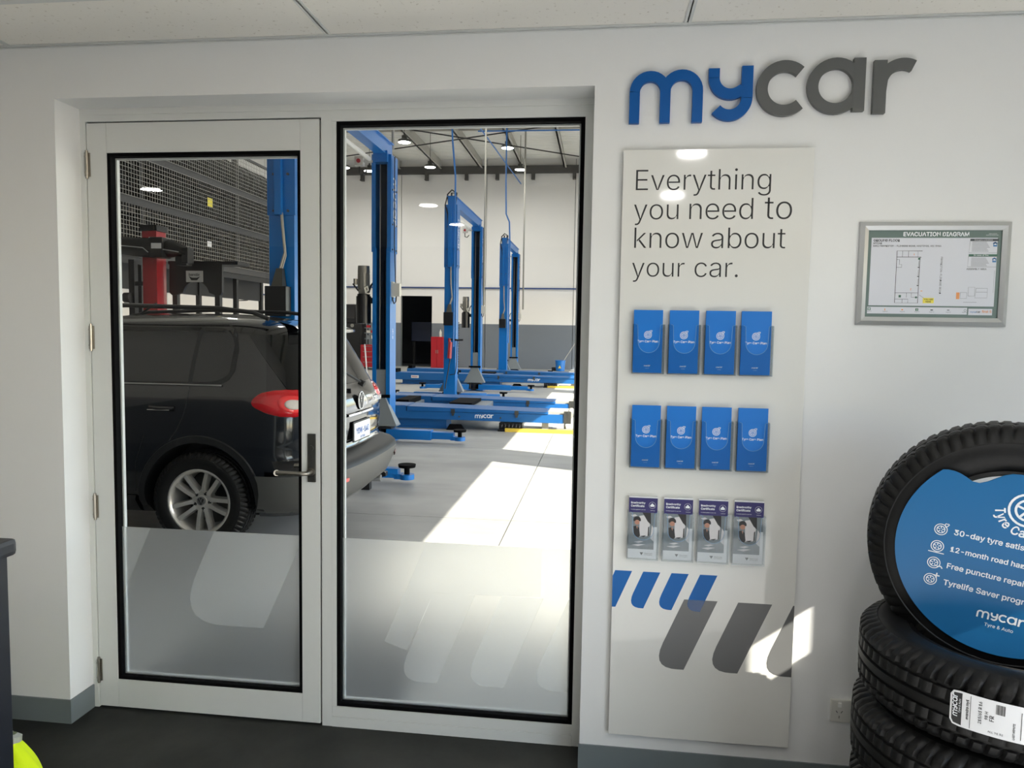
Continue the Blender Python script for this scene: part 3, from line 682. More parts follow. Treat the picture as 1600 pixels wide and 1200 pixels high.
def ln(mb, pts, wd, k=1, closed=False): mb.ribbon([Q(*p) for p in pts], wd * K, WALLM(0, Y0 - .0004 - .0003 * k, 0), closed=closed)
def tx(mb, s_, u, v, wd, weight=.012, k=1, align='l'): p = Q(u, v); mb.text(s_, WALLM(p[0], Y0 - .0004 - .0003 * k, p[1]), width=wd * K, weight=weight, res=2, align=align)
mb = MB(); rect(mb, 232, 228, 1365, 845); rect(mb, 222, 858, 1130, 920); rect(mb, 1142, 866, 1355, 924); mb.build('plan_sheet', plan_white, ev, 0)
mb = MB(); tx(mb, 'EVACUATION DIAGRAM', 520, 212, 590, .02, 0); tx(mb, 'plan current', 1285, 195, 70, 0, 0); tx(mb, 'issue and review date', 1260, 206, 110, 0, 0); mb.build('title_lettering', ink_white, ev, 0)
mb = MB(); tx(mb, 'GROUND FLOOR', 250, 262, 240, .02); tx(mb, 'MYCAR', 250, 285, 78, .02); tx(mb, '1852 FRANKSTON - FLINDERS ROAD, HASTINGS, VIC 3915', 250, 309, 615, .012); tx(mb, 'ASSEMBLY AREA', 1103, 515, 178, .01)
p = Q(868, 400); MR = Matrix(((0, 1, 0, p[0]), (0, 0, -1, Y0 - .0007), (-1, 0, 0, p[1]), (0, 0, 0, 1))); mb.text('FRANKSTON-FLINDERS ROAD', MR, width=352 * K, weight=0, res=2); mb.build('plan_lettering', ink_black, ev, 0)['kind'] = 'stuff'
mb = MB()
ln(mb, [(700, 346), (470, 346), (470, 820), (680, 820), (680, 405), (692, 405)], 5); ln(mb, [(470, 402), (690, 402)], 4); ln(mb, [(520, 346), (520, 402)], 3); ln(mb, [(575, 346), (575, 402)], 3); ln(mb, [(660, 350), (660, 402)], 2)
ln(mb, [(470, 425), (496, 425), (496, 470), (518, 470), (518, 496), (470, 496)], 3); ln(mb, [(458 + 12, 728), (680, 728)], 3); ln(mb, [(575, 728), (575, 770)], 3); ln(mb, [(470, 785), (590, 785), (590, 820)], 3); ln(mb, [(538, 785), (538, 820)], 3); ln(mb, [(620, 728), (620, 768), (680, 768)], 3)
for v in (495, 578, 660): ln(mb, [(664, v), (682, v)], 8); ln(mb, [(672, v - 60), (672, v - 10)], 2)
ln(mb, [(690, 745), (735, 775)], 2); mb.build('floor_plan_lines', ink_black, ev, 0)
mb = MB(); ln(mb, [(1130, 752), (1130, 672), (1188, 672), (1188, 752), (1130, 752)], 3); ln(mb, [(1200, 680), (1300, 680), (1300, 768), (1192, 768), (1200, 680)], 3); ln(mb, [(1200, 715), (1300, 715)], 3); ln(mb, [(1060, 720), (1118, 720), (1118, 775), (1060, 775), (1060, 720)], 3); ln(mb, [(1090, 808), (1210, 808)], 3); ln(mb, [(1352, 520), (1352, 720)], 2)
for v0, n_ in ((266, 8), (408, 7)):
    for q in range(n_): ln(mb, [(1140, v0 + q * 11.5), (1290 + (q * 37 % 30) - 20, v0 + q * 11.5)], 4)
ln(mb, [(1122, 256), (1372, 256), (1372, 362), (1115, 362), (1122, 256)], 3); ln(mb, [(1115, 394), (1370, 394), (1370, 488), (1110, 488), (1115, 394)], 3)
for u in (240, 388, 545, 678, 812, 962, 1108): tx(mb, 'legend', u, 904, 44, 0, 1, 'c')
mb.build('fine_print', mat('plan_fine_grey', (120, 122, 128), .4, var=0), ev, 0)['kind'] = 'stuff'
mb = MB(); rect(mb, 1122, 236, 1376, 257, 1); mb.build('panel_header', mat('plan_header_dark', (48, 54, 62), .4, var=0), ev, 0)
mb = MB(); rect(mb, 1115, 374, 1370, 396, 1); rect(mb, 226, 866, 254, 890, 1); rect(mb, 664, 868, 690, 892, 1); rect(mb, 504, 748, 526, 770, 1); rect(mb, 655, 760, 672, 776, 1); rect(mb, 664, 408, 684, 426, 1); mb.ribbon(circ(*Q(1112, 882), 10 * K, 14), 3 * K, WALLM(0, Y0 - .0007, 0), closed=True); mb.build('green_marks', plan_green2, ev, 0)
mb = MB(); tx(mb, 'Emergency procedure', 1160, 252, 160, 0, 2); tx(mb, 'In case of fire', 1160, 390, 130, 0, 2); ln(mb, [(240, 870), (240, 886)], 5, 2); ln(mb, [(231, 878), (249, 878)], 5, 2); ln(mb, [(678, 872), (678, 889)], 4, 2); mb.build('white_marks', ink_white, ev, 0)
mb = MB()
for v in (262, 402): rect(mb, 1328, v + 8, 1362, v + 44, 1); mb.flat([Q(1322, v + 16), Q(1345, v), Q(1368, v + 16)], WALLM(0, Y0 - .0007, 0))
tx(mb, 'mycar', 1158, 902, 58, .015, 1); mb.build('blue_marks', plan_icon, ev, 0)
mb = MB()
for v in (262, 402): mb.flat([Q(*q_) for q_ in ((1333, v + 28), (1338, v + 17), (1352, v + 17), (1357, v + 28))], WALLM(0, Y0 - .001, 0))
mb.build('car_marks', ink_white, ev, 0)
mb = MB(); rect(mb, 726, 772, 826, 820, 1); mb.build('yellow_flag', plan_yellow, ev, 0)
mb = MB(); tx(mb, 'YOU ARE', 776, 792, 84, .015, 2, 'c'); tx(mb, 'HERE', 776, 813, 50, .015, 2, 'c'); tx(mb, 'car', 1214, 902, 36, .015, 1); ln(mb, [(800, 882), (824, 882)], 9, 1); ln(mb, [(950, 882), (972, 882)], 6, 1); mb.build('black_marks', ink_black, ev, 0)
mb = MB(); rect(mb, 1024, 720, 1054, 780, 1); tx(mb, 'first 5', 1262, 902, 86, .015, 1); ln(mb, [(536, 882), (552, 882)], 12, 1); ln(mb, [(385, 872), (385, 892)], 7, 1); ln(mb, [(612, 684), (612, 706)], 5, 1); ln(mb, [(700, 710), (718, 710)], 7, 1); ln(mb, [(626, 370), (626, 386)], 5, 1); mb.build('orange_marks', plan_orange, ev, 0)

# ------------------------------------------------------------------ power outlet
ot = thing('power_outlet', (2.86, 0, .238), 'white double power outlet low on the wall beside the tyre stack', 'outlet')
mb = MB(); mb.box(2.801, 2.917, -.010, 0, .243, .320, .003); mb.build('plate', plastic_white, ot)
for cx in (2.829, 2.889):
    mb = MB(); mb.box(cx - .006, cx + .006, -.014, -.009, .296, .311, .001); mb.build('rocker_switch', mat('rocker_white', (232, 232, 226), .3, var=0), ot)
    mb = MB()
    for dx, dz, an in ((-.008, .012, 32), (.008, .012, -32), (0, -.006, 0)):
        c_, s_ = math.cos(math.radians(an)), math.sin(math.radians(an)); q = [(-.0011, -.0045), (.0011, -.0045), (.0011, .0045), (-.0011, .0045)]
        mb.flat([(cx + dx + c_ * a - s_ * b, .267 + dz + s_ * a + c_ * b) for a, b in q], WALLM(0, -.0103, 0))
    mb.build('pin_slots', ink_black, ot, 0)

# ================================================================== TYRES
def tyre_mesh(R, rb, wd, name='tyre_carcass', sipes=66, coarse=False):
    h = wd / 2
    half = [(rb + .012, h * .62), (rb, h * .78), (rb + .006, h * .90), (rb + .014, h * .86), (rb + .02, h * .92), (rb + .05, h * 1.0), ((R + rb) / 2 + .01, h * 1.02), (R - .045, h * .97), (R - .042, h * .985), (R - .036, h * .955), (R - .016, h * .86), (R - .007, h * .76)]
    n = sipes * 4
    tread = [(.0, .70, 0), (0, .56, 0), (-.007, .54, 1), (-.007, .48, 1), (0, .46, 0), (0, .20, 0), (-.007, .18, 1), (-.007, .12, 1), (0, .10, 0)]
    prof = [(r, z) for r, z in half] + [(R + d - .004 * (q ** 2), q * h) for d, q, _ in tread]
    prof = prof + [(r, -z) for r, z in prof[::-1]]
    inner = [(rb + .012, -h * .62), (R - .06, -h * .8), (R - .022, -h * .5), (R - .016, 0), (R - .022, h * .5), (R - .06, h * .8)]
    full = prof + inner[1:-1] if False else prof + inner[1:]
    P = len(full); H = len(half); T = len(tread)
    if coarse: n = 30
    vs = []; fs = []
    for i in range(n):
        t = 2 * PI * i / n; ph = i % 4
        for k, (r, z) in enumerate(full):
            tt = t; rr = r
            kk = k if k < len(prof) // 2 else len(prof) - 1 - k
            if not coarse and k < len(prof):
                if H - 3 <= kk < H + 2 and ph == 0: rr = r - (.0095 if kk != H - 3 else .005)
                if H + 4 <= kk <= H + 5 and ph == 0: rr = r - .004
                tt = t + (.12 * (abs(z) / h) ** 2 if z > 0 else -.12 * (abs(z) / h) ** 2) * (1 if kk >= H - 4 else 0) * .5
            vs.append((rr * math.cos(tt), rr * math.sin(tt), z))
    for i in range(n):
        j = (i + 1) % n
        for k in range(P):
            q = (k + 1) % P; fs.append((i * P + k, j * P + k, j * P + q, i * P + q))
    mb = MB(); mb.v = vs; mb.f = fs; mb.mi = [0] * len(fs)
    return mb
SX, SY, TR, TW = 3.044, -.555, .335, .195
t0 = thing('tyre', (0, 0, 0), '', 'tyre', 'new tyres stacked by the wall')
fixn(tyre_mesh(TR, .203, TW).build('tyre_carcass', tyre_rubber, t0, 40))
lets = [('215/65 R 16', 40, .012), ('98 H', 100, .012)]
sw = mat('sidewall_raised_rubber', (24, 24, 25), .5, spec=.3)
for body, a0, hh in lets:
    if True:
        mb = MB()
        vs, fs, W = text_mesh(body, .01, 2); k = hh / .54
        def pf(a, b, a0=a0): ang = math.radians(a0) - a / .265; return ((.262 + b) * math.cos(ang), (.262 + b) * math.sin(ang), TW / 2 * 1.012 + .0012)
        mb.add([pf(v[0] * k, v[1] * k) for v in vs], fs); mb.build('sidewall_lettering', sw, t0, 0)
lab = ['new black tyre at the bottom of the stack on the floor', 'new black tyre third from the top of the stack', 'new black tyre with paper sticker, second from the top of the stack', 'new black tyre with white paper sticker on top of the stack']
offs = [(.004, -.006), (-.008, .002), (-.012, -.004), (0, 0)]
stack = []
for k in range(4):
    o = t0 if k == 0 else copy_tree(t0)
    o.location = (SX + offs[k][0], SY + offs[k][1], TW / 2 * 1.02 + k * TW * 1.021); o.rotation_euler = (0, 0, k * 1.3); o['label'] = lab[k]; stack.append(o)
def sticker(par, a0, rz):
    # paper label bent round the tread; a runs along the tread, b up
    a0 -= rz
    def fn(lift): return lambda a, b: ((TR + lift) * math.cos(math.radians(a0) + a / TR), (TR + lift) * math.sin(math.radians(a0) + a / TR), b + .012)
    L, h, ZC = .30, .082, .012
    f0 = fn(.0015); mb = MB(); n = 16; lo = -h / 2
    pts = [(L * i / n) for i in range(n + 1)]; pts[0:1] = [.0, .006]
    vs = []; 
    for i, a in enumerate(pts):
        ins = .012 if i == 0 else (.002 if i == 1 else 0)
        vs += [f0(a, lo + ins), f0(a, -lo - ins)]
    mb.add(vs, [(2 * i, 2 * i + 2, 2 * i + 3, 2 * i + 1) for i in range(len(pts) - 1)]); s_ = mb.build('paper_label', paper, par, 60, local=True)
    f1 = fn(.0021); mb = MB()
    q = [(.004, lo + .014), (.008, lo + .006), (.024, lo + .004), (.024, -lo - .004), (.008, -lo - .006), (.004, -lo - .014)]; mb.add([f1(*p) for p in q], [tuple(range(6))])
    for a in (.040,): mb.add([f1(a, lo + .004), f1(a + .001, lo + .004), f1(a + .001, -lo - .004), f1(a, -lo - .004)], [(0, 1, 2, 3)])
    def vt(body, a, b0, ln_, weight=.01):
        mb.text(body, None, width=ln_, weight=weight, res=2, fn=lambda u, v: f1(a - v, b0 + u))
    vt('evendra my1', .037, lo + .022, .046, .02); vt('215/65 R 16', .062, lo + .022, .050, .01); vt('98 H', .074, lo + .035, .018, .01); vt('FR', .085, lo + .034, .013, .01); vt('LAST MINUTE', .124, lo + .006, .036, .02)
    mb.text('ALL 91 32', None, width=.028, weight=.005, res=2, fn=lambda u, v: f1(.075 + u, lo + .008 + v))
    for k in range(9):
        vv = -lo - .034 + .0; a = .088 + k * .0019; mb.add([f1(a, .012), f1(a + .0009 + (k % 3) * .0003, .012), f1(a + .0009 + (k % 3) * .0003, .034), f1(a, .034)], [(0, 1, 2, 3)])
    for k in range(14):
        a = .134 + k * .0085; e = .028 - (k * 7 % 5) * .004; mb.add([f1(a, lo + .008), f1(a + .0013, lo + .008), f1(a + .0013, e), f1(a, e)], [(0, 1, 2, 3)])
    mb.build('label_print', ink_black, s_, 0, local=True)
    f2 = fn(.0026); mb = MB(); vs, fs = [], []
    k = .052 / 1535
    m_ = MB(); mycar(m_, ID, .052); mb.add([f2(.016 - v[1], lo + .022 + v[0]) for v in m_.v], m_.f); mb.text('Tyre & Auto', None, width=.032, res=1, fn=lambda u, v: f2(.0215 - v, lo + .032 + u)); mb.build('label_logo', ink_white, s_, 0, local=True)
sticker(stack[3], -134, math.degrees(3 * 1.3)); sticker(stack[2], -137, math.degrees(2 * 1.3))
# the upright display tyre and its printed insert
dt = copy_tree(t0); dt.location = (SX + .022, -.485, 1.0); dt.scale = (.97, .97, .97); dt['label'] = 'upright tyre standing on the stack round a blue insert board'; dt.rotation_euler = (PI / 2, .35, -math.radians(19))
if 'group' in dt: del dt['group']
ib = thing('display_insert_board', (SX + .022, -.485, 1.0), 'round blue board with white tyre-care list set into the upright tyre', 'board')
R_ = .258; ang = math.radians(-7.5)
P = []
for i in range(96):
    a = 2 * PI * i / 96; r = R_
    d = math.degrees(a)
    px_, py_ = r * math.cos(a), r * math.sin(a)
    if py_ > 0:
        q = abs(px_); yt = .185 - .020 * math.exp(-((q - .105) / .03) ** 2) + .022 * math.exp(-(q / .06) ** 4)
        py_ = min(py_, yt)
    P.append((px_, py_))
YB = -.106
mb = MB(); mb.prism(P, WALLM(0, YB + .004, 0), .004); bo = fixn(mb.build('board', board_blue, ib, 40, local=True))
def bt(body, x, z, wd, weight=.012, align='l'): mbt.text(body, WALLM(x, YB - .0008, z), width=wd, weight=weight, align=align)
for k, (body, wd) in enumerate((('30-day tyre satisfaction', .212), ('12-month road hazard warranty', .266), ('Free puncture repairs', .184), ('Tyrelife Saver program', .203))):
    z = .028 - k * .0448; mbt = MB(); bt(body, -.130, z - .006, wd, .016); mbt.build('lettering', ink_white, ib, 0, local=True); mbt = MB()
    tyre_icon(mbt, WALLM(-.160, YB - .0008, z), .0150, k == 0)
    if k == 1: mbt.ribbon([(-.178, z - .017), (-.142, z - .017)], .0022, WALLM(0, YB - .0008, 0))
    if k == 2: mbt.ribbon([(-.152, z - .008), (-.143, z - .006), (-.139, z - .011)], .003, WALLM(0, YB - .0008, 0))
    if k == 3: mbt.ribbon([(-.155, z + .013), (-.141, z + .013)], .003, WALLM(0, YB - .0008, 0)); mbt.ribbon([(-.148, z + .020), (-.148, z + .006)], .003, WALLM(0, YB - .0008, 0))
    mbt.build('list_icon', ink_white, ib, 0, local=True)
mbt = MB(); tyre_icon(mbt, WALLM(.012, YB - .0008, .122), .042); mbt.build('tyre_emblem', ink_white, ib, 0, local=True); mbt = MB()
# 'Tyre Care' on an arc below the icon
vs, fs, W = text_mesh('Tyre Care Plan', .016, 3); wd = .20; k = wd / W
mbt.add([WALLM(.012, YB - .0008, .122) @ Vector(((.068 - v[1] * k) * math.sin((v[0] * k - wd / 2) / .068), -(.068 - v[1] * k) * math.cos((v[0] * k - wd / 2) / .068), 0)) for v in vs], fs)
mbt.build('lettering', ink_white, ib, 0, local=True); mbt = MB(); mycar(mbt, WALLM(-.045, YB - .0008, -.172), .104); bt('Tyre & Auto', .007, -.190, .062, .0, 'c')
mbt.build('lettering', ink_white, ib, 0, local=True)
ib.rotation_euler = (Matrix.Rotation(-math.radians(19), 3, 'Z') @ Matrix.Rotation(-ang, 3, 'Y')).to_euler()

# ================================================================== COUNTER AND VEST
ct = thing('service_counter', (-.3, -1.9, 0), 'dark navy service counter with rounded top at the left edge', 'counter')
mb = MB(); mb.box(-1.5, .370, -3.2, -.655, .884, .934, .014); mb.build('counter_top', counter_navy, ct)
mb = MB(); mb.box(-1.48, .345, -3.15, -.665, 0, .884, .003); mb.build('counter_front', counter_navy, ct)
vst = thing('safety_vest', (.10, -.44, 0), 'fluorescent yellow safety vest with grey reflective edging slumped behind the counter', 'vest')
# slumped cloth: a soft folded heap with a raised neckline
def heap(u, v):     # u 0..1 round, v 0..1 up
    a = 2 * PI * u; f = 1 + .10 * math.sin(3 * a + 1) + .06 * math.sin(7 * a + 4 * v) + .03 * math.sin(13 * a)
    rr = (.155 * (1 - .55 * v ** 1.4)) * f
    return (.105 + rr * math.cos(a) * .92 - .02 * v, -.44 + rr * .62 * math.sin(a), .205 * v ** .8 * (1 + .10 * math.cos(a + 2.4)))
mb = MB(); NU, NV = 56, 14; vs = [heap(i / NU, j / NV) for j in range(NV + 1) for i in range(NU)]
mb.add(vs, [(j * NU + i, j * NU + (i + 1) % NU, (j + 1) * NU + (i + 1) % NU, (j + 1) * NU + i) for j in range(NV) for i in range(NU)]); mb.build('cloth', hivis, vst, 60)
mb = MB(); top = [Vector(heap(i / NU, 1)) for i in range(NU)]; cen = sum(top, Vector()) / NU; vs = []
for p in top: d = (p - cen); vs += [p + d * .06 + Vector((0, 0, -.012)), p + d * .10 + Vector((0, 0, .016)), p - d * .12 + Vector((0, 0, .020)), p - d * .2 + Vector((0, 0, -.02))]
mb.add(vs, [(4 * i + k, 4 * ((i + 1) % NU) + k, 4 * ((i + 1) % NU) + k + 1, 4 * i + k + 1) for i in range(NU) for k in range(3)]); mb.build('reflective_collar', reflective, vst, 60)
mb = MB(); vs = [cen + (p - cen) * .82 + Vector((0, 0, -.014)) for p in top]; mb.add(vs + [cen + Vector((0, 0, -.05))], [(i, (i + 1) % NU, NU) for i in range(NU)]); mb.build('neck_lining', hivis, vst, 60)

# ================================================================== WORKSHOP: two-post lifts
def column_profile(W, D, t=.014, lip=.055):
    # open side towards +b; drawn round the centre
    a = W / 2
    return [(-a, -D / 2), (a, -D / 2), (a, D / 2), (a - lip, D / 2), (a - lip, D / 2 - t), (a - t, D / 2 - t), (a - t, -D / 2 + t), (-a + t, -D / 2 + t), (-a + t, D / 2 - t), (-a + lip, D / 2 - t), (-a + lip, D / 2), (-a, D / 2)]
def prism_z(mb, poly, x, y, z0, z1, flip):
    P = [(p[0] * flip, p[1] * flip) for p in poly]
    n = len(P); vs = [(x + a, y + b, z0) for a, b in P] + [(x + a, y + b, z1) for a, b in P]
    fs = [tuple(range(n))[::-1], tuple(range(n, 2 * n))] + [(i, (i + 1) % n, n + (i + 1) % n, n + i) for i in range(n)]
    mb.add(vs, fs)
def make_lift(xc, yn, yf, H, label, arms, full=True):
    root = thing('two_post_lift', (xc, (yn + yf) / 2, 0), label, 'lift', 'blue two-post lifts')
    W, D = .25, .29
    for y, flip in ((yn, 1), (yf, -1)):
        mb = MB(); prism_z(mb, column_profile(W, D), xc, y, .012, H - 1.25, flip); mb.box(xc - .22, xc + .22, y - .24, y + .24, 0, .012)
        col = fixn(mb.build('column', lift_blue, root, 30))
        mb = MB(); prism_z(mb, column_profile(W + .024, D + .024), xc, y, H - 1.30, H, flip); mb.box(xc - W / 2 - .012, xc + W / 2 + .012, y - D / 2 - .012, y + D / 2 + .012, H, H + .012)
        ex = fixn(mb.build('column_extension', lift_blue, root, 30))
        mb = MB(); yb = y - flip * (D / 2 + .012)
        for z in (H - 1.26, H - .92, H - .45):
            for dx in (-.07, .07): mb.cyl((xc + dx, yb, z), (xc + dx, yb - flip * .012, z), .013, 6)
            for dy in (-.09, .09): mb.cyl((xc + W / 2 + .012, y + dy, z), (xc + W / 2 + .024, y + dy, z), .013, 6)
        mb.build('bolts', dark_steel, ex, 0)
        # inside of the channel: back sheet darker than the column, lift cable and ram
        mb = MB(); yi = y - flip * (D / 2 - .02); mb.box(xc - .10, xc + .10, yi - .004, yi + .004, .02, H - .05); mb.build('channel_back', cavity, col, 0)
        mb = MB(); mb.cyl((xc + .03, y - flip * .03, .1), (xc + .03, y - flip * .03, H - 1.4), .042, 12); mb.build('hydraulic_ram', tank_black, root)
        mb = MB(); 
        for dx in (-.045, .058): mb.cyl((xc + dx, y + flip * .06, .95), (xc + dx, y + flip * .06, H - .1), .008, 6)
        mb.build('lift_cable', pipe_grey, root)
        # carriage with its flared guard
        mb = MB(); yo = y + flip * .05; mb.box(xc - .095, xc + .075, yo - .08, yo + .12 * 1, .40, .98, .004); mb.box(xc - .1, xc + .08, yo - .085, yo + .125, .965, .985); mb.build('carriage', carriage_grey, root)
        mb = MB(); yo2 = y + flip * .16
        zt, zb = .60, .235
        T = [(xc - .09, yo2 - .03, zt), (xc + .075, yo2 - .03, zt), (xc + .075, yo2 + .03, zt), (xc - .09, yo2 + .03, zt)]; B = [(xc - .27, yo2 - .10, zb), (xc + .25, yo2 - .10, zb), (xc + .25, yo2 + .10, zb), (xc - .27, yo2 + .10, zb)]
        mb.add(T + B, [(0, 1, 2, 3), (4, 7, 6, 5), (0, 4, 5, 1), (1, 5, 6, 2), (2, 6, 7, 3), (3, 7, 4, 0)]); mb.box(xc - .275, xc + .255, yo2 - .105, yo2 + .105, zb - .02, zb); fixn(mb.build('carriage_guard', carriage_grey, root, 0))
        mb = MB(); mb.box(xc - .16, xc + .15, yo2 - .06, yo2 - .045, .60, .645); mb.build('door_bumper_strap', rubber_black, root, 0)
        mb = MB(); mb.box(xc - .20, xc + .18, yo2 - .09, yo2 + .09, .03, .06); mb.box(xc - .20, xc + .18, yo2 - .09, yo2 + .09, .17, .20)
        for dx in (-.13, .11): mb.cyl((xc + dx, yo2, .02), (xc + dx, yo2, .21), .045, 12)
        mb.box(xc - .05, xc + .03, yo2 - .07, yo2 + .07, .06, .17); mb.build('arm_pivot', tank_black, root)
    mb = MB(); mb.box(xc - .075, xc + .075, yn - .1, yf + .1, H + .012, H + .20); mb.box(xc - .10, xc + .10, yn - .1, yf + .1, H + .19, H + .205); mb.box(xc - .1, xc + .1, yf - .22, yf - .05, H - .10, H + .05)
    mb.build('overhead_beam', lift_blue, root, 0)
    mb = MB(); mb.cyl((xc - .16, yn + .25, H - .02), (xc - .16, yf - .18, H - .06), .03, 12); mb.build('safety_bar', safety_white, root)
    mb = MB(); mb.box(xc - .36, xc - .24, yf - .22, yf - .13, H - .15, H - .02, .004); mb.box(xc - .24, xc - .12, yf - .19, yf - .16, H - .10, H - .07); sb = mb.build('limit_switch_box', plastic_white, root)
    mb = MB(); mb.cyl((xc - .30, yf - .22, H - .085), (xc - .30, yf - .235, H - .085), .028, 14); mb.build('stop_button', red_paint, sb)
    mb = MB(); mb.tube([(xc - .31, yf - .15, H - .15), (xc - .31, yf - .16, H - .24), (xc - .25, yf - .16, H - .26), (xc - .2, yf - .16, H - .2)], .012, 6); mb.build('switch_cable', cable_black, root)
    # control box and its conduit on the back of the near column
    yb = yn - D / 2
    mb = MB(); mb.box(xc - .115, xc + .095, yb - .13, yb - .012, 1.65, 1.93, .006); cb = mb.build('lock_cover_box', tank_black, root)
    mb = MB(); mb.add([(xc - .06, yb - .11, 1.93), (xc + .05, yb - .11, 1.93), (xc + .05, yb - .012, 1.93), (xc - .06, yb - .012, 1.93), (xc - .03, yb - .06, 2.10), (xc + .03, yb - .06, 2.10), (xc + .03, yb - .012, 2.10), (xc - .03, yb - .012, 2.10)], [(0, 1, 5, 4), (1, 2, 6, 5), (2, 3, 7, 6), (3, 0, 4, 7), (4, 5, 6, 7), (0, 3, 2, 1)]); mb.build('box_hood', dark_steel, cb, 0)
    mb = MB(); mb.box(xc - .05, xc + .02, yb - .06, yb - .012, H - 1.30, H, .004); mb.build('cable_cover', lift_blue, root)
    mb = MB(); mb.tube([(xc + .01, yb - .03, H - 1.28), (xc + .02, yb - .035, 2.5), (xc + .045, yb - .035, 2.25), (xc - .02, yb - .05, 2.02)], .012, 6); mb.tube([(xc + .02, yb - .03, H - 1.28), (xc + .03, yb - .035, 2.5), (xc + .055, yb - .035, 2.22), (xc + .0, yb - .05, 2.02)], .008, 6); mb.build('release_cable', pipe_grey, root)
    mb = MB(); mb.tube([(xc - .08, yn, H + .03), (xc - .1, yn - .05, H + .24), (xc, yn - .08, H + .33), (xc + .1, yn - .05, H + .27), (xc + .06, yn, H + .03)], .018, 6); mb.tube([(xc - .03, yn, H + .03), (xc - .02, yn, H + .28), (xc + .07, yn + .02, H + .28), (xc + .03, yn, H + .03)], .022, 6); mb.tube([(xc - .1, yn - .05, H + .22), (xc - .12, yb - .03, H), (xc - .06, yb - .04, H - .2), (xc - .04, yb - .04, H - .5)], .014, 6); mb.build('hydraulic_hose', cable_black, root)
    # motor, pump block and oil tank on the outer side of the far column
    xt, yt = xc - .29, yf - .02
    mb = MB(); mb.cyl((xt, yt, 1.62), (xt, yt, 2.0), .105, 20); mb.cyl((xt, yt, 2.0), (xt, yt, 2.03), .09, 20); mb.box(xt + .05, xc - W / 2, yt - .03, yt + .03, 1.9, 1.98); mb.build('oil_tank', tank_black, root)
    mb = MB(); mb.cyl((xt, yt, 2.09), (xt, yt, 2.32), .078, 20); mb.cyl((xt, yt, 2.32), (xt, yt, 2.42), .086, 20, .08); mb.box(xt - .06, xt + .06, yt - .06, yt + .06, 2.03, 2.10, .008)
    for k in range(14): a = 2 * PI * k / 14; mb.cyl((xt + .08 * math.cos(a), yt + .08 * math.sin(a), 2.11), (xt + .08 * math.cos(a), yt + .08 * math.sin(a), 2.31), .006, 4)
    mb.cyl((xt - .11, yt - .03, 2.16), (xt - .11, yt - .03, 2.24), .028, 12); mo = mb.build('electric_motor', motor_grey, root)
    mb = MB(); mb.cyl((xt - .06, yt - .05, 2.07), (xt - .13, yt - .08, 2.17), .012, 8); mb.tube([(xt + .05, yt - .06, 2.06), (xt + .10, yt - .08, 2.05), (xt + .12, yt - .06, 2.14), (xc - W / 2, yt, 2.22)], .014, 6); mb.build('release_lever', tank_black, root)
    mb = MB(); mb.tube([(xt + .05, yt - .09, 2.05), (xt + .10, yt - .11, 2.08), (xt + .09, yt - .12, 2.13), (xt + .05, yt - .11, 2.11), (xt + .06, yt - .1, 2.04), (xt + .11, yt - .1, 2.03)], .012, 6); mb.build('breather_hose', safety_white, root)
    # power box and cable on the street side of the far column
    mb = MB(); mb.box(xc + W / 2 + .03, xc + W / 2 + .12, yf - .10, yf + .0, 2.0, 2.18, .004); mb.box(xc + W / 2, xc + W / 2 + .03, yf - .1, yf + .02, 1.99, 2.2); pb = mb.build('isolator_box', plastic_white, root)
    mb = MB(); mb.tube([(xc + W / 2 + .06, yf - .05, 2.0), (xc + W / 2 + .055, yf - .05, 1.93), (xc + W / 2 + .03, yf - .05, 1.90), (xc + W / 2 + .01, yf - .05, 1.95), (xc + W / 2 + .012, yf - .05, 2.02)], .01, 6); mb.tube([(xc + W / 2 + .05, yf - .05, 2.18), (xc + W / 2 + .03, yf - .05, 2.7), (xc + W / 2 + .03, yf - .05, H)], .008, 6); mb.build('power_cable', cable_black, root)
    for y in (yn, yf):
        M_ = Matrix(((0, 0, 1, xc + W / 2 + .0135), (0, 1, 0, 0), (-1, 0, 0, 0), (0, 0, 0, 1)))  # a runs down the column
        M_ = Matrix(((0, 0, 1, xc + W / 2 + .0135), (0, 1, 0, y - .06), (-1, 0, 0, H - .28), (0, 0, 0, 1)))
        mb = MB(); mycar(mb, M_, .66); mb.build('lettering', ink_white, root, 0)
        mb = MB(); mb.text('LIFT 2P', Matrix(((0, 0, 1, xc + W / 2 + .001), (0, 1, 0, y - .02), (-1, 0, 0, 1.55), (0, 0, 0, 1))), width=.14, weight=.02); mb.build('maker_lettering', ink_white, root, 0)
    for (side, sy, dx, dy, L_) in arms:
        y0 = (yn + .16) if side == 'n' else (yf - .16)
        a = math.atan2(dy, dx); c_, s_ = math.cos(a), math.sin(a); x0 = xc + (.12 if dx > 0 else -.14)
        X = Matrix(((c_, -s_, 0, x0), (s_, c_, 0, y0 + sy), (0, 0, 1, 0), (0, 0, 0, 1)))
        mb = MB(); mb.X = X; mb.box(0, L_ * .62, -.075, .075, .045, .175, .006); mb.box(-.05, .12, -.085, .085, .035, .05); ar = mb.build('arm', lift_blue, root)
        mb = MB(); mb.X = X; mb.box(L_ * .55, L_ - .08, -.055, .055, .06, .155, .004); mb.box(L_ - .12, L_ - .05, -.055, .055, .05, .10); mb.cyl((L_, 0, .045), (L_, 0, .095), .075, 16); mb.build('arm_extension', lift_blue, ar)
        mb = MB(); mb.X = X; mb.cyl((L_, 0, .095), (L_, 0, .165), .028, 12); mb.cyl((L_, 0, .165), (L_, 0, .195), .085, 18, .09); mb.build('lift_pad', rubber_black, ar)
    return root
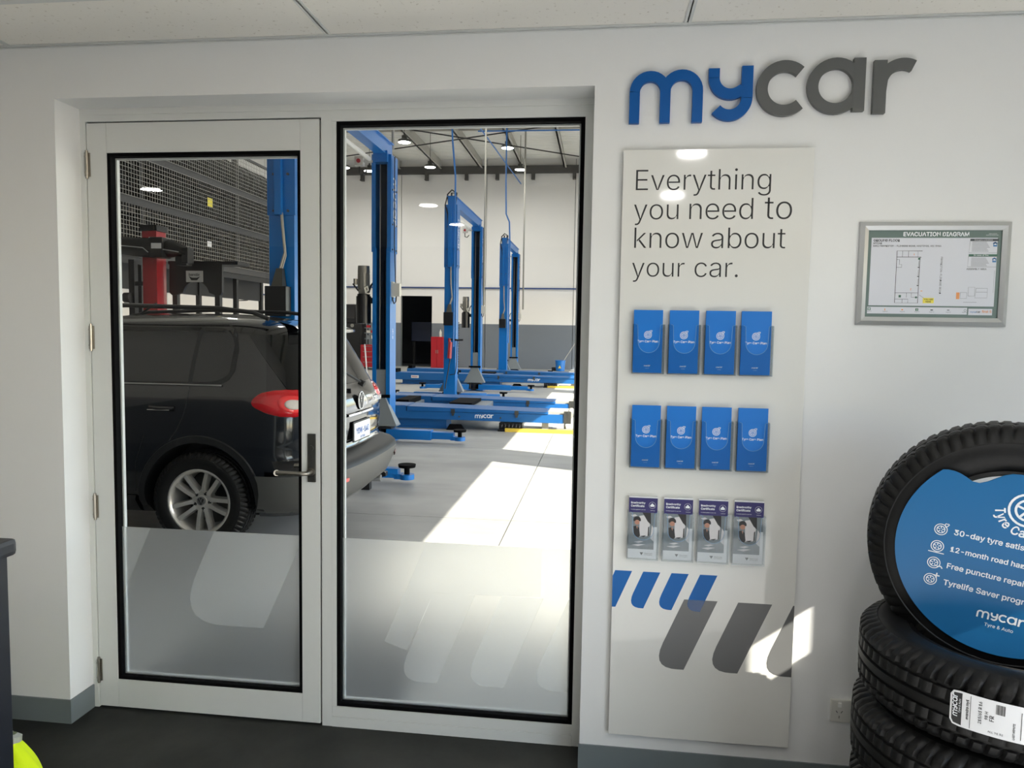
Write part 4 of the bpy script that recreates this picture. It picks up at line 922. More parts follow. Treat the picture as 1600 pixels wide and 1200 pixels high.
make_lift(-1.03, 4.35, 7.52, 3.90, 'nearest blue two-post lift, standing just behind the black car', [('n', .08, 1, .02, 1.0), ('f', -.06, 1, -.02, 1.02), ('f', -.1, -1, -.2, 1.0), ('n', .1, -1, .2, 1.0)])
make_lift(-1.23, 13.1, 16.35, 4.18, 'second blue two-post lift, between the two blue alignment decks', [('f', -.1, 1, -.03, 1.35), ('f', -.1, -1, -.1, 1.2), ('n', .1, -1, .1, 1.2), ('n', .1, 1, .25, 1.0)])
make_lift(-1.10, 20.62, 23.6, 4.26, 'farthest blue two-post lift, in front of the workshop back wall', [('f', -.1, 1, -.02, 1.2), ('f', -.1, -1, -.1, 1.2), ('n', .1, -1, .1, 1.2), ('n', .1, 1, .2, 1.0)])
# transmission jack post lying by the near arm
jk = thing('adapter_rack', (.0, 4.42, 0), 'grey metal adapter cylinder on a black bracket beside the lift arm by the car bumper', 'adapter')
mb = MB(); mb.cyl((-.10, 4.30, .14), (-.10, 4.30, .27), .042, 18); mb.cyl((-.10, 4.30, .27), (-.10, 4.30, .295), .036, 18, .03); mb.build('adapter_cylinder', motor_grey, jk)
mb = MB(); mb.add([(-.46, 4.24, .0), (-.46, 4.24, .10), (-.14, 4.24, .20), (-.02, 4.24, .18), (-.02, 4.24, .14), (-.18, 4.24, .10), (-.18, 4.24, 0)] + [(-.46, 4.31, .0), (-.46, 4.31, .10), (-.14, 4.31, .20), (-.02, 4.31, .18), (-.02, 4.31, .14), (-.18, 4.31, .10), (-.18, 4.31, 0)], [(0, 1, 2, 3, 4, 5, 6)[::-1], (7, 8, 9, 10, 11, 12, 13)] + [(i, (i + 1) % 7, 7 + (i + 1) % 7, 7 + i) for i in range(7)]); fixn(mb.build('bracket', tank_black, jk, 0))

# ------------------------------------------------------------------ low alignment decks
def make_deck(x0, x1, yf, yr, zt, zr, label, lx, lw, sign):
    root = thing('alignment_deck', ((x0 + x1) / 2, (yf + yr) / 2, 0), label, 'lift', 'low blue alignment decks')
    zt2 = zt - .055; wd = .58; xm = x0 + (x1 - x0) * .42
    for y, z in ((yf, zt), (yr, zr)):
        mb = MB()
        mb.box(x0, xm, y, y + wd, z - .20, z - .004)                          # runway beam
        P = [(xm, z - .20), (x1 - .12, z - .21), (x1 - .05, z - .13), (x1 - .12, z - .075), (xm, z - .085)]
        mb.prism(P, Matrix(((1, 0, 0, 0), (0, 0, -1, y + wd), (0, 1, 0, 0), (0, 0, 0, 1))), wd); rb = fixn(mb.build('runway', lift_blue2, root, 0))
        mb = MB(); P = [(xm + .02, z - .08), (x1 - .35, z - .070), (x1 - .35, z - .040), (xm + .02, z - .004)]
        mb.prism(P, Matrix(((1, 0, 0, 0), (0, 0, -1, y + wd + .0), (0, 1, 0, 0), (0, 0, 0, 1))), wd + .012); fixn(mb.build('drive_on_ramp', lift_blue2, root, 0))
        mb = MB(); mb.box(x0 + .02, xm - .02, y + .03, y + wd - .03, z - .004, z + .002); mb.build('runway_top', lift_blue2, rb, 0)
        mb = MB(); mb.box(x0 + .3, x0 + (x1 - x0) * .56, y + .10, y + wd - .1, .02, z - .205); mb.box(x0 + .25, x0 + (x1 - x0) * .58, y + .06, y + wd - .06, 0, .02); mb.build('scissor_base', lift_blue2, root, 0)
        mb = MB()
        for q in (xm + .75, xm + 1.75):
            if q < x1 - .4: mb.box(q - .03, q + .03, y - .016, y, z - .10, z - .03); mb.cyl((q, y - .02, z - .12), (q, y, z - .12), .02, 10)
        for q in (xm + .85, xm + 1.5): mb.cyl((q, y - .008, z - .15), (q, y, z - .15), .014, 8)
        mb.build('ramp_hinge', dark_steel, rb, 0)
        mb = MB(); mb.box(x1 - .36, x1 - .02, y + .02, y + wd - .02, z - .115, z - .03, .01); mb.cyl((x1 - .02, y + .02, z - .075), (x1 - .02, y + wd - .02, z - .075), .055, 14); mb.build('approach_roller', pipe_grey, root)
        mb = MB()
        for dz in (0, -.05, -.1): mb.cyl((x1 - .04, y - .012, z - .05 + dz), (x1 - .04, y + .02, z - .05 + dz), .022, 10)
        mb.box(x1 - .11, x1 + .0, y - .008, y, z - .21, z - .02); mb.cyl((x1 - .09, y + .01, z - .29), (x1 - .09, y + .01, z - .2), .016, 8); mb.build('stop_plate', dark_steel, root)
        mb = MB(); mb.box(x0 + .02, x0 + .14, y + .08, y + wd - .08, z, z + .10); mb.box(x0, x0 + .03, y + .05, y + wd - .05, z, z + .03); mb.build('wheel_stop', rubber_black, root, 0)
    mb = MB(); mb.box(lx + lw * 1.3, lx + lw * 1.3 + .36, yf - .02, yf + .2, .0, .13); mb.box(lx + lw * 1.25, lx + lw * 1.3 + .4, yf - .06, yf - .02, .0, .03)
    for q in range(6): mb.cyl((lx + lw * 1.3 + .03 + q * .055, yf - .035, .02), (lx + lw * 1.3 + .05 + q * .055, yf - .035, .12), .016, 6)
    mb.build('power_block', tank_black, root)
    mb = MB(); mb.box(lx + lw * 1.3 + .1, x1 + .12, yf - .09, yf - .03, .0, .055, .004); mb.build('toe_guard_rail', yellow_paint, root)
    mb = MB(); mb.box(lx + lw * 1.3 + .4, x1 + .1, yf + .1, yf + .16, .0, .06); mb.box(x1 - .45, x1 - .35, yf + .05, yf + .12, 0, zt - .2); mb.build('slide_track', pipe_grey, root, 0)
    mb = MB(); P = [(-.16, 0), (-.11, .09), (.07, .09), (.14, 0)]; mb.prism([(lx - .28 + a, b) for a, b in P], WALLM(0, yf - .02, .0), .05); fixn(mb.build('wheel_chock', rubber_black, root, 0))
    mb = MB(); mycar(mb, WALLM(lx, yf - .0015, zt - .165), lw); mb.build('lettering', ink_white, root, 0)
    # turn plates and jack beam between the runways
    mb = MB(); mb.box(x0 + 1.55, x0 + 1.75, yf + wd + .02, yr - .02, zt - .14, zt - .06); mb.box(x0 + 2.35, x0 + 3.0, yf + wd + .0, yr - .0, zt - .16, zt - .05); mb.build('jack_beam', carriage_grey, root, 0)
    mb = MB(); mb.box(x0 + 2.42, x0 + 2.8, yf + wd + .1, yr - .1, zt - .05, zt + .0); mb.box(x0 + 1.5, x0 + 1.72, yf + wd + .15, yr - .15, zt - .06, zt + .02); mb.build('jack_pads', rubber_black, root, 0)
    if sign:
        mb = MB(); mb.box(x0 + .58, x0 + .80, yf - .004, yf, zt - .15, zt - .07); sg = mb.build('warning_plate', paper, root, 0)
        mb = MB(); mb.text('3500KG', WALLM(x0 + .60, yf - .0052, zt - .125), width=.18, weight=.03); mb.build('plate_lettering', red_paint, sg, 0)
    return root
make_deck(-2.9, 1.56, 8.70, 10.42, .355, .355, 'nearest low blue alignment deck with yellow toe rail, behind the first lift', .07, .295, False)
make_deck(-3.95, 1.62, 17.9, 19.6, .33, .36, 'farther low blue alignment deck with red lettered plate, behind the second lift', -.03, .35, True)

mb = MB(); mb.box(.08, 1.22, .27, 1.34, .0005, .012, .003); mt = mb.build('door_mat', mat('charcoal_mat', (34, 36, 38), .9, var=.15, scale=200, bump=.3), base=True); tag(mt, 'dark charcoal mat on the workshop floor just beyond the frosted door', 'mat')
# ------------------------------------------------------------------ hanging lines, lights
def hb(x, y, z, label):
    t = thing('high_bay_light', (x, y, z), label, 'light', 'round high bay lights')
    mb = MB(); mb.lathe([(.02, .20), (.07, .20), (.09, .10), (.19, .06), (.205, .0), (.19, -.01)], Matrix.Translation((x, y, z)), 24)
    for k in range(10): a = 2 * PI * k / 10; mb.box(x + .08 * math.cos(a) - .006, x + .08 * math.cos(a) + .006, y + .08 * math.sin(a) - .006, y + .08 * math.sin(a) + .006, z + .06, z + .2)
    mb.build('housing', dark_steel, t)
    mb = MB(); mb.cyl((x, y, z - .012), (x, y, z - .004), .188, 24); mb.build('lens', bay_lens, t)
    mb = MB(); mb.tube([(x, y, z + .2), (x, y, z + .34), (x, y, 8.62)], .010, 6); mb.cyl((x, y, z + .2), (x, y, z + .27), .03, 8); mb.build('suspension', dark_steel, t)
    l = bpy.data.lights.new('high_bay_lamp', 'AREA'); l.shape = 'DISK'; l.size = .36; l.energy = BAY_POWER; l.color = (1, .97, .9)
    lo = bpy.data.objects.new('high_bay_lamp', l); COL.objects.link(lo); lo.parent = t; lo.location = (0, 0, -.03)
for x, y, lb in ((-4.29, 20.38, 'round high bay light hung above the back wall, nearer of the left pair'), (-1.15, 21.28, 'round high bay light hung nearest to the pale pole, right of the second lift'), (-4.295, 23.87, 'round high bay light hung just over the dark eaves beam, left of the second lift'), (-1.09, 24.44, 'round high bay light hung over the farthest lift'),
                 (-7.47, 23.8, 'round high bay light just showing at the left edge of the side window'), (-6.72, 24.4, 'round high bay light hung beside the nearest lift column'), (-4.3, 14.5, 'round high bay light hung from the roof over the end of the tyre rack'), (-1.1, 14.5, 'round high bay light hung from the roof over the second lift'), (-7.4, 14.5, 'round high bay light hung from the roof behind the tyre rack'),
                 (-1.1, 7.5, 'round high bay light hung from the roof over the nearest lift'), (2.2, 10.5, 'round high bay light hung inside the nearer roller doors'), (2.2, 20.5, 'round high bay light hung inside the farther roller doors'), (-7.4, 7.5, 'round high bay light hung from the roof behind the black car and rack')):
    hb(x, y, 7.4, lb)
tubething('drop_pole', [(-1.0, 16.0, 8.6), (-1.0, 16.0, 2.2)], .024, pipe_grey, 'pale service pole dropping from the roof to the second lift', 'pole')
tubething('drop_pole', [(-.72, 22.6, 8.6), (-.71, 22.6, 2.3)], .03, pipe_grey, 'pale service pole dropping from the roof to the farthest lift', 'pole')
tubething('drop_pole', [(-1.055, 8.0, 8.6), (-1.055, 8.0, 4.13)], .024, pipe_grey, 'pale service pole dropping from the roof to the nearest lift', 'pole')
tubething('air_hose', [(-1.60, 13.2, 8.6), (-1.56, 13.2, 7.8), (-1.28, 13.1, 6.3), (-1.19, 12.85, 5.5), (-1.09, 12.7, 4.7), (-1.09, 12.68, 3.0), (-1.09, 12.66, 1.2)], .020, hose_blue, 'blue air hose dropping in front of the second lift', 'hose')
tubething('air_hose', [(-.88, 19, 8.6), (-.88, 19, 5.9), (-.86, 19, 4.95), (-.76, 19, 4.72), (-.74, 19, 4.2), (-.74, 19, 1.2)], .022, hose_blue, 'blue air hose dropping in front of the farthest lift', 'hose')
hp = [(-1.68 + .05 * math.cos(k * .9), 16.0 + .05 * math.sin(k * .9), 1.75 - k * .0095) for k in range(170)]
tubething('coiled_hose', hp, .012, cable_black, 'black coiled air line hanging under the oil tank of the second lift', 'hose', n=5)
gg = thing('grease_gun', (-1.22, 12.9, .9), 'red grease gun hung on the near column of the second lift', 'tool')
mb = MB(); mb.cyl((-1.22, 12.88, .95), (-1.20, 12.88, 1.30), .045, 12); mb.cyl((-1.22, 12.88, 1.3), (-1.22, 12.88, 1.38), .028, 10); mb.build('barrel', red_paint, gg)
mb = MB(); mb.tube([(-1.22, 12.88, 1.36), (-1.05, 12.86, 1.34), (-.92, 12.86, 1.35)], .02, 8); mb.tube([(-1.2, 12.88, .95), (-1.25, 12.85, .6), (-1.30, 12.85, .3)], .012, 6); mb.tube([(-1.05, 12.86, 1.34), (-1.06, 12.86, .8), (-1.09, 12.86, .62), (-1.2, 12.86, .6)], .010, 6); mb.build('lever_and_hose', cable_black, gg)

# ------------------------------------------------------------------ things along the back wall
cb = thing('equipment_cabinet', (-7.5, 25.2, 0), 'tall black equipment cabinet with a monitor hood left of the nearest far column', 'cabinet')
mb = MB(); mb.box(-7.95, -7.22, 25.0, 25.6, .06, 1.75, .02); mb.box(-7.9, -7.27, 25.05, 25.55, 0, .06); mb.build('body', tank_black, cb)
mb = MB(); mb.box(-7.95, -7.45, 25.08, 25.4, 1.75, 2.5, .05); hd = mb.build('monitor_hood', plastic_black, cb)
mb = MB(); mb.box(-7.9, -7.5, 25.065, 25.08, 1.95, 2.4); mb.build('screen', mat('dark_screen', (22, 24, 28), .1), hd, 0)
mb = MB(); mb.cyl((-7.58, 24.99, 1.68), (-7.58, 25.0, 1.68), .07, 16); mb.build('dial', motor_grey, cb)
mb = MB(); mb.box(-7.9, -7.27, 24.985, 24.999, .15, .8); mb.box(-7.9, -7.27, 24.985, 24.999, .85, 1.55); mb.build('drawer_fronts', plastic_black, cb, 0)
sh = thing('steel_shelving', (-6.9, 25.6, 0), 'grey steel shelving with small parts bins beside the black equipment cabinet', 'shelving')
for z in (.12, 1.15, 1.38, 1.58, 1.78):
    mb = MB(); mb.box(-7.2, -6.55, 25.3, 25.7, z, z + .03); mb.build('shelf', carriage_grey, sh, 0)
for x in (-7.19, -6.58):
    for y in (25.31, 25.67): 
        mb = MB(); mb.box(x, x + .03, y, y + .03, 0, 1.95); mb.build('upright', rack_dark, sh, 0)
for k in range(3):
    for j in range(3):
        tg = MB(); x = -7.12 + j * .18; z = 1.182 + .2 * k + (.03 if k == 0 else .0) - (.0 if k else .03); tg.box(x, x + .15, 25.32, 25.6, z + (.03 if k else 0) * 0 + .0, z + .12); o = tg.build('parts_bin', [carriage_grey, plastic_white, red_paint][(j + k) % 3], base=True, smooth=0)
        tag(o, '%s parts bin, %s along the %s shelf of the grey steel shelving' % (['grey', 'white', 'red'][(j + k) % 3], ORD[j], ['lower', 'middle', 'upper'][k]), 'bin', 'parts bins on the shelving')
tb = thing('tool_chest', (-6.85, 24.9, 0), 'red tool chest with drawers low beside the black equipment cabinet', 'chest')
mb = MB(); mb.box(-7.15, -6.6, 24.7, 25.15, .1, .95, .01); mb.build('carcass', red_paint, tb)
for k in range(4): mb = MB(); mb.box(-7.12, -6.63, 24.685, 24.7, .15 + k * .2, .32 + k * .2); d_ = mb.build('drawer', red_paint, tb, 0); mb = MB(); mb.box(-7.05, -6.7, 24.67, 24.685, .28 + k * .2, .30 + k * .2); mb.build('drawer_pull', motor_grey, d_, 0)
mb = MB()
for x in (-7.1, -6.65):
    for y in (24.75, 25.1): mb.cyl((x - .02, y, .05), (x + .02, y, .05), .05, 12)
mb.build('casters', rubber_black, tb)
rc = thing('drum_cabinet', (-4.72, 27.3, 0), 'red metal cabinet against the grey dado right of the dark doorway', 'cabinet')
mb = MB(); mb.box(-4.97, -4.45, 27.1, 27.6, 0, 1.28, .01); mb.build('body', red_paint, rc)
mb = MB(); mb.box(-4.95, -4.72, 27.085, 27.1, .06, 1.22); mb.box(-4.71, -4.47, 27.085, 27.1, .06, 1.22); mb.build('doors', red_paint, rc, 0)
mb = MB(); mb.box(-4.76, -4.74, 27.07, 27.085, .6, .74); mb.box(-4.69, -4.67, 27.07, 27.085, .6, .74); mb.build('door_pulls', motor_grey, rc, 0)
mb = MB(); mb.lathe([(.0, 0), (.05, 0), (.05, .2), (.02, .25), (.018, .3), (0, .3)], Matrix.Translation((-4.62, 27.3, 1.2805)), 14); tag(fixn(mb.build('spray_bottle', plastic_white, base=True)), 'small white bottle standing on the red metal cabinet', 'bottle')
bk = thing('bucket', (.37, 26.8, 0), 'blue bucket on the floor by the back wall with a mop in it', 'bucket')
mb = MB(); mb.lathe([(0, .005), (.17, .005), (.20, .40), (.215, .41), (.215, .43), (.195, .42), (.165, .02), (0, .02)], Matrix.Translation((.37, 26.8, 0)), 24); fixn(mb.build('pail', lift_blue, bk))
mb = MB(); mb.tube([(.37 + .21 * math.cos(t_), 26.78 - .02, .40 - .16 * math.sin(t_)) for t_ in [PI * k / 10 for k in range(11)]], .006, 6); mb.build('wire_handle', pipe_grey, bk)
mb = MB(); mb.flat([(.30, .12), (.42, .12), (.36, .24)], WALLM(0, 26.8 - .203, 0)); mb.build('warning_label', yellow_paint, bk, 0)
mp = thing('mop', (.40, 26.8, .03), 'mop with a long pale handle leaning out of the blue bucket', 'mop')
mb = MB(); mb.cyl((.40, 26.8, .25), (1.12, 27.0, 1.42), .016, 8); mb.build('handle', pipe_grey, mp)
mb = MB(); mb.lathe([(.0, .30), (.05, .28), (.09, .16), (.11, .04), (0, .03)], Matrix.Translation((.39, 26.8, 0)), 14); mb.build('mop_head', paper, mp)
mb = MB(); mb.box(.02, .2, 26.9, 27.1, .0, .14, .02); tag(mb.build('foot_block', tank_black, base=True), 'small black block on the floor left of the blue bucket', 'block')
br = thing('broom', (-1.9, 9.6, 0), 'broom with a thin pale handle leaning behind the black car', 'broom')
tubes = MB(); tubes.cyl((-2.90, 12.6, .12), (-3.04, 12.75, 1.22), .016, 8); br.location = (-2.9, 12.6, 0); tubes.build('handle', paper, br)
mb = MB(); mb.box(-3.07, -2.73, 12.56, 12.64, .0, .12, .01); mb.build('brush_head', tank_black, br)
so = thing('store_trestle', (-5.9, 29.6, 0), 'dark trestle with blue side panels standing inside the dark doorway', 'trestle')
mb = MB(); mb.box(-6.4, -5.3, 29.4, 29.8, 1.05, 1.9, .02); mb.build('panel', mat('store_dark_blue', (24, 34, 58), .5), so)
for x in (-6.3, -5.4): mb = MB(); mb.box(x - .05, x + .05, 29.5, 29.7, 0, 1.05); mb.build('leg', rack_dark, so, 0)

# ------------------------------------------------------------------ raised tyre rack with mesh front
RKX, RY_A, RY_B, RD = -4.5, 4.0, 12.6, .78
rk = thing('tyre_rack', (RKX - RD / 2, (RY_A + RY_B) / 2, 0), 'raised dark tyre rack in three tiers behind wire mesh, above the black car', 'rack')
levels = [2.55, 3.27, 3.94]; top = 4.60
for z in levels:
    mb = MB(); mb.box(RKX - .05, RKX, RY_A, RY_B, z - .055, z + .055); mb.box(RKX - .052, RKX + .004, RY_A, RY_B, z + .035, z + .055); mb.build('front_beam', rack_grey, rk, 0)
    mb = MB(); mb.box(RKX - RD, RKX - RD + .05, RY_A, RY_B, z - .05, z + .05); mb.build('rear_beam', rack_grey, rk, 0)
    mb = MB()
    for k in range(5): y = RY_A + .2 + k * 2.05; mb.box(RKX - RD, RKX - .05, y, y + .05, z - .05, z)
    mb.box(RKX - RD + .05, RKX - .05, RY_A, RY_B, z - .055, z - .05); mb.build('tier_deck', rack_dark, rk, 0)
mb = MB(); mb.box(RKX - .04, RKX, RY_A, RY_B, top - .02, top + .02); mb.box(RKX - RD, RKX - RD + .04, RY_A, RY_B, top - .02, top + .02); mb.build('top_rail', rack_grey, rk, 0)
for y in (4.02, 7.35, 10.1, 12.55):
    for x in (RKX - .06, RKX - RD + .01):
        mb = MB(); mb.box(x - .035, x + .035, y - .04, y + .04, 0, top); mb.box(x - .09, x + .09, y - .09, y + .09, 0, .012); mb.build('upright', rack_dark, rk, 0)
mb = MB(); mb.box(RKX - RD, RKX - RD + .02, RY_A, RY_B, 2.1, 2.5); mb.box(RKX - .04, RKX - .01, RY_A, RY_B, 2.40, 2.49); mb.build('lower_tie', rack_dark, rk, 0)
z0s = levels + [top]
for t_ in range(3):
    za, zb = z0s[t_] + .055, z0s[t_ + 1] - .055 if t_ < 2 else top - .02
    for (ya, yb) in ((4.02, 7.35), (7.35, 10.1), (10.1, 12.55)):
        mb = MB(); r = .0030; P = .062; x = RKX + .006
        k = 0; y = ya + .02
        while y < yb: mb.box(x - r, x + r, y - r, y + r, za, zb); y += P
        z = za
        while z < zb: mb.box(x + r, x + 3 * r, ya, yb, z - r, z + r); z += P
        o = mb.build('mesh_panel', galv, rk, 0); o['kind'] = 'stuff'
# the tyres, upright side by side on each tier
tp = thing('tyre', (0, 0, 0), '', 'tyre', '')
mb = tyre_mesh(.31, .2, .21, sipes=30, coarse=True); fixn(mb.build('tyre_carcass', tyre_old, tp, 40))
first = True; tn = ['bottom', 'middle', 'top']
for t_, z in enumerate(levels):
    y = RY_A + .14
    for k in range(37):
        gap = (t_ == 1 and 15 <= k <= 16) or (t_ == 2 and k > 33)
        if not gap:
            o = tp if first else copy_tree(tp); first = False
            o.location = (RKX - .40 + random.uniform(-.015, .015), y, z + .004 + .31); o.rotation_euler = (PI / 2, random.uniform(0, 6), random.uniform(-.03, .03))
            o['label'] = 'dark tyre standing in the row on the %s tier of the mesh-fronted rack' % tn[t_]; o['group'] = 'tyres on the %s tier of the rack' % tn[t_]
        y += .222 + (.02 if k % 5 == 4 else 0)
# yellow patch standing for a tyre marking, and a pale ticket, on the mesh
mb = MB(); mb.box(RKX + .012, RKX + .014, 9.05, 9.2, 3.52, 3.66); tag(mb.build('mesh_patch', plan_yellow, base=True, smooth=0), 'small yellow patch on the wire mesh standing for a tyre marking, middle rack tier', 'ticket')
mb = MB(); mb.box(RKX + .012, RKX + .014, 9.02, 9.16, 2.86, 2.95); tag(mb.build('mesh_patch', paper, base=True, smooth=0), 'small white ticket hooked on the wire mesh of the bottom rack tier', 'ticket')
# batten light and pole light on the wall beyond the rack
bl = thing('batten_light', (-9.9, 14.7, 3.1), 'long white batten light on the wall under the tyre rack', 'light')
mb = MB(); mb.box(-9.98, -9.9, 13.2, 15.9, 3.14, 3.22); mb.build('housing', plastic_white, bl)
mb = MB(); mb.cyl((-9.94, 13.25, 3.10), (-9.94, 15.85, 3.10), .04, 10); mb.build('tube', tube_lens, bl)
gl = thing('bulkhead_light', (-9.95, 19.2, 3.3), 'small round white bulkhead light under the rack end', 'light')
mb = MB(); mb.lathe([(0, .16), (.1, .14), (.17, .06), (.19, 0), (.19, -.05), (0, -.05)], Matrix.Translation((-9.9, 19.4, 3.42)) @ Matrix.Rotation(PI / 2, 4, 'Y'), 20); mb.build('diffuser', tube_lens, gl)
mb = MB(); mb.box(-9.99, -9.94, 19.25, 19.55, 3.25, 3.6, .01); mb.build('base', plastic_white, gl)

# ------------------------------------------------------------------ wheel aligner: red column with black camera boom
al = thing('wheel_aligner', (-3.16, 5.5, 0), 'red column with a black camera boom standing beyond the black car roof', 'machine')
mb = MB(); mb.box(-3.255, -3.075, 5.42, 5.60, .05, 2.62, .004); mb.box(-3.19, -3.07, 5.405, 5.42, .05, 2.62); mb.build('column', red_paint, al)
mb = MB(); mb.box(-3.27, -3.06, 5.40, 5.62, 2.62, 2.69, .008); mb.box(-3.14, -3.085, 5.39, 5.40, 2.635, 2.675); mb.build('column_cap', plastic_black, al)
mb = MB(); mb.box(-3.16, -3.10, 5.403, 5.406, 2.52, 2.55); mb.build('column_badge', paper, al, 0)
mb = MB(); mb.box(-3.6, -2.75, 5.1, 5.59, 0, .06, .01); mb.build('base_plate', tank_black, al)
def boomsec(x, z, h): return [(x, 5.30, z - h), (x, 5.24, z - h * .3), (x, 5.26, z + h * .6), (x, 5.33, z + h), (x, 5.38, z + h * .6), (x, 5.38, z - h)]
mb = MB(); S = [(-4.5, 2.52, .06), (-3.8, 2.48, .085), (-3.3, 2.43, .105), (-3.0, 2.42, .11), (-2.8, 2.41, .09), (-2.62, 2.36, .06)]
vs = []; fs = []
for q in S: vs += boomsec(*q)
for i in range(len(S) - 1):
    for k in range(6): fs.append((6 * i + k, 6 * i + (k + 1) % 6, 6 * i + 6 + (k + 1) % 6, 6 * i + 6 + k))
fs += [tuple(range(6)), tuple(range(30, 36))]
mb.add(vs, fs); fixn(mb.build('camera_boom', plastic_black, al, 50))
mb = MB(); mb.tube([(-4.3, 5.235, 2.50), (-3.7, 5.228, 2.46), (-3.12, 5.225, 2.41), (-3.06, 5.23, 2.36)], .006, 6); mb.tube([(-2.93, 5.23, 2.40), (-2.7, 5.235, 2.365)], .006, 6); mb.build('boom_trim_line', silver, al)
mb = MB(); mb.box(-3.04, -2.88, 5.215, 5.40, 2.30, 2.53, .02); hb_ = mb.build('boom_carrier', plastic_black, al)
mb = MB(); mb.box(-3.01, -2.89, 5.211, 5.215, 2.40, 2.46); pl_ = mb.build('boom_plate', paper, hb_, 0)
mb = MB(); mb.box(-2.76, -2.62, 5.26, 5.38, 2.22, 2.32, .01); mb.box(-2.68, -2.60, 5.25, 5.38, 2.24, 2.42, .012); mb.build('camera_pod', plastic_black, al)
mb = MB(); mb.box(-3.45, -3.38, 5.45, 5.52, .05, 2.3); mb.box(-3.4, -3.25, 5.46, 5.5, 2.0, 2.05); mb.cyl((-3.48, 5.42, 1.86), (-3.40, 5.42, 1.86), .06, 10); mb.build('side_rail', rack_dark, al)
sd = thing('arched_sign_stand', (-2.70, 5.6, 0), 'black sign stand with an arched lower edge and a silver logo plate on two legs', 'sign')
P = [(-3.025, 2.26), (-3.03, 1.95)] + arc(-2.98, 1.95, .05, 180, 270, 4) + [(-2.94, 1.905), (-2.87, 1.93)] + arc(-2.70, 1.90, .165, 170, 10, 14) + [(-2.53, 1.93), (-2.46, 1.905)] + arc(-2.43, 1.95, .05, 270, 360, 4) + [(-2.375, 2.26)]
mb = MB(); mb.prism(P, WALLM(0, 5.62, 0), .04); fixn(mb.build('panel', plastic_black, sd, 40))
mb = MB(); mb.box(-3.06, -2.2, 5.61, 5.9, 2.26, 2.30, .004); mb.build('top_shelf', rack_dark, sd)
mb = MB(); mb.box(-2.815, -2.61, 5.572, 5.58, 2.055, 2.185); lp = mb.build('logo_plate', silver, sd, 0)
mb = MB(); mb.flat([(-2.78, 2.12), (-2.75, 2.075), (-2.68, 2.075), (-2.64, 2.12), (-2.68, 2.105), (-2.74, 2.105)], WALLM(0, 5.5715, 0)); mb.text('bendix', WALLM(-2.78, 5.5715, 2.125), width=.135, weight=.02); mb.build('logo', ink_black, lp, 0)
for x in (-2.975, -2.45):
    mb = MB(); mb.box(x - .03, x + .03, 5.6, 5.66, 0, 1.93); mb.box(x - .04, x + .04, 5.6, 6.0, 0, .03); mb.build('leg', rack_dark, sd, 0)
tubething('wall_cable_drop', [(-6.0, 13.5, 2.30), (-6.05, 13.5, 2.16), (-6.3, 13.5, 2.14), (-6.3, 13.5, 1.5)], .016, cable_black, 'black cable drop hooked down from the rack end beside the near lift column', 'cable')
mb = MB(); mb.box(-9.985, -9.975, 19.9, 20.35, 1.45, 1.85); o = mb.build('wall_notice', paper, base=True, smooth=0); tag(o, 'small white notice on the wall just above the car roof line', 'notice')

# ================================================================== THE CAR (seen from its left rear)
CXR, CYC = .29, 3.035        # rearmost point and centre line
def spl(tab, w):
    ws = [t[0] for t in tab]; 
    if w <= ws[0]: return tab[0][1]
    if w >= ws[-1]: return tab[-1][1]
    i = max(k for k in range(len(ws)) if ws[k] <= w); i = min(i, len(ws) - 2)
    g = lambda j: tab[max(0, min(len(tab) - 1, j))]
    p0, p1, p2, p3 = g(i - 1), g(i), g(i + 1), g(i + 2); h = p2[0] - p1[0]; t = (w - p1[0]) / h
    m1 = (p2[1] - p0[1]) / max(p2[0] - p0[0], 1e-6) * h; m2 = (p3[1] - p1[1]) / max(p3[0] - p1[0], 1e-6) * h
    d = p2[1] - p1[1]
    lim = lambda m: 0 if m * d <= 0 else math.copysign(min(abs(m), 3 * abs(d)), d)
    m1, m2 = lim(m1), lim(m2)
    return (2 * t ** 3 - 3 * t ** 2 + 1) * p1[1] + (t ** 3 - 2 * t ** 2 + t) * m1 + (-2 * t ** 3 + 3 * t ** 2) * p2[1] + (t ** 3 - t ** 2) * m2
REAR = [(.24, .20), (.34, .11), (.50, .08), (.60, .11), (.66, .17), (.80, .155), (.95, .155), (1.04, .18), (1.10, .22), (1.30, .32), (1.46, .40), (1.53, .44), (1.56, .48), (1.60, .66), (1.64, 1.1)]
FRONT = [(.24, 4.22), (.45, 4.42), (.70, 4.40), (.88, 4.28), (.98, 4.02), (1.04, 3.62), (1.10, 3.34), (1.30, 3.02), (1.46, 2.74), (1.54, 2.52), (1.60, 2.2), (1.64, 1.8)]
HALF = [(.24, .80), (.34, .875), (.50, .897), (.66, .900), (.80, .905), (.95, .893), (1.06, .868), (1.12, .852), (1.30, .79), (1.46, .715), (1.53, .665), (1.58, .58), (1.62, .42), (1.64, .2)]
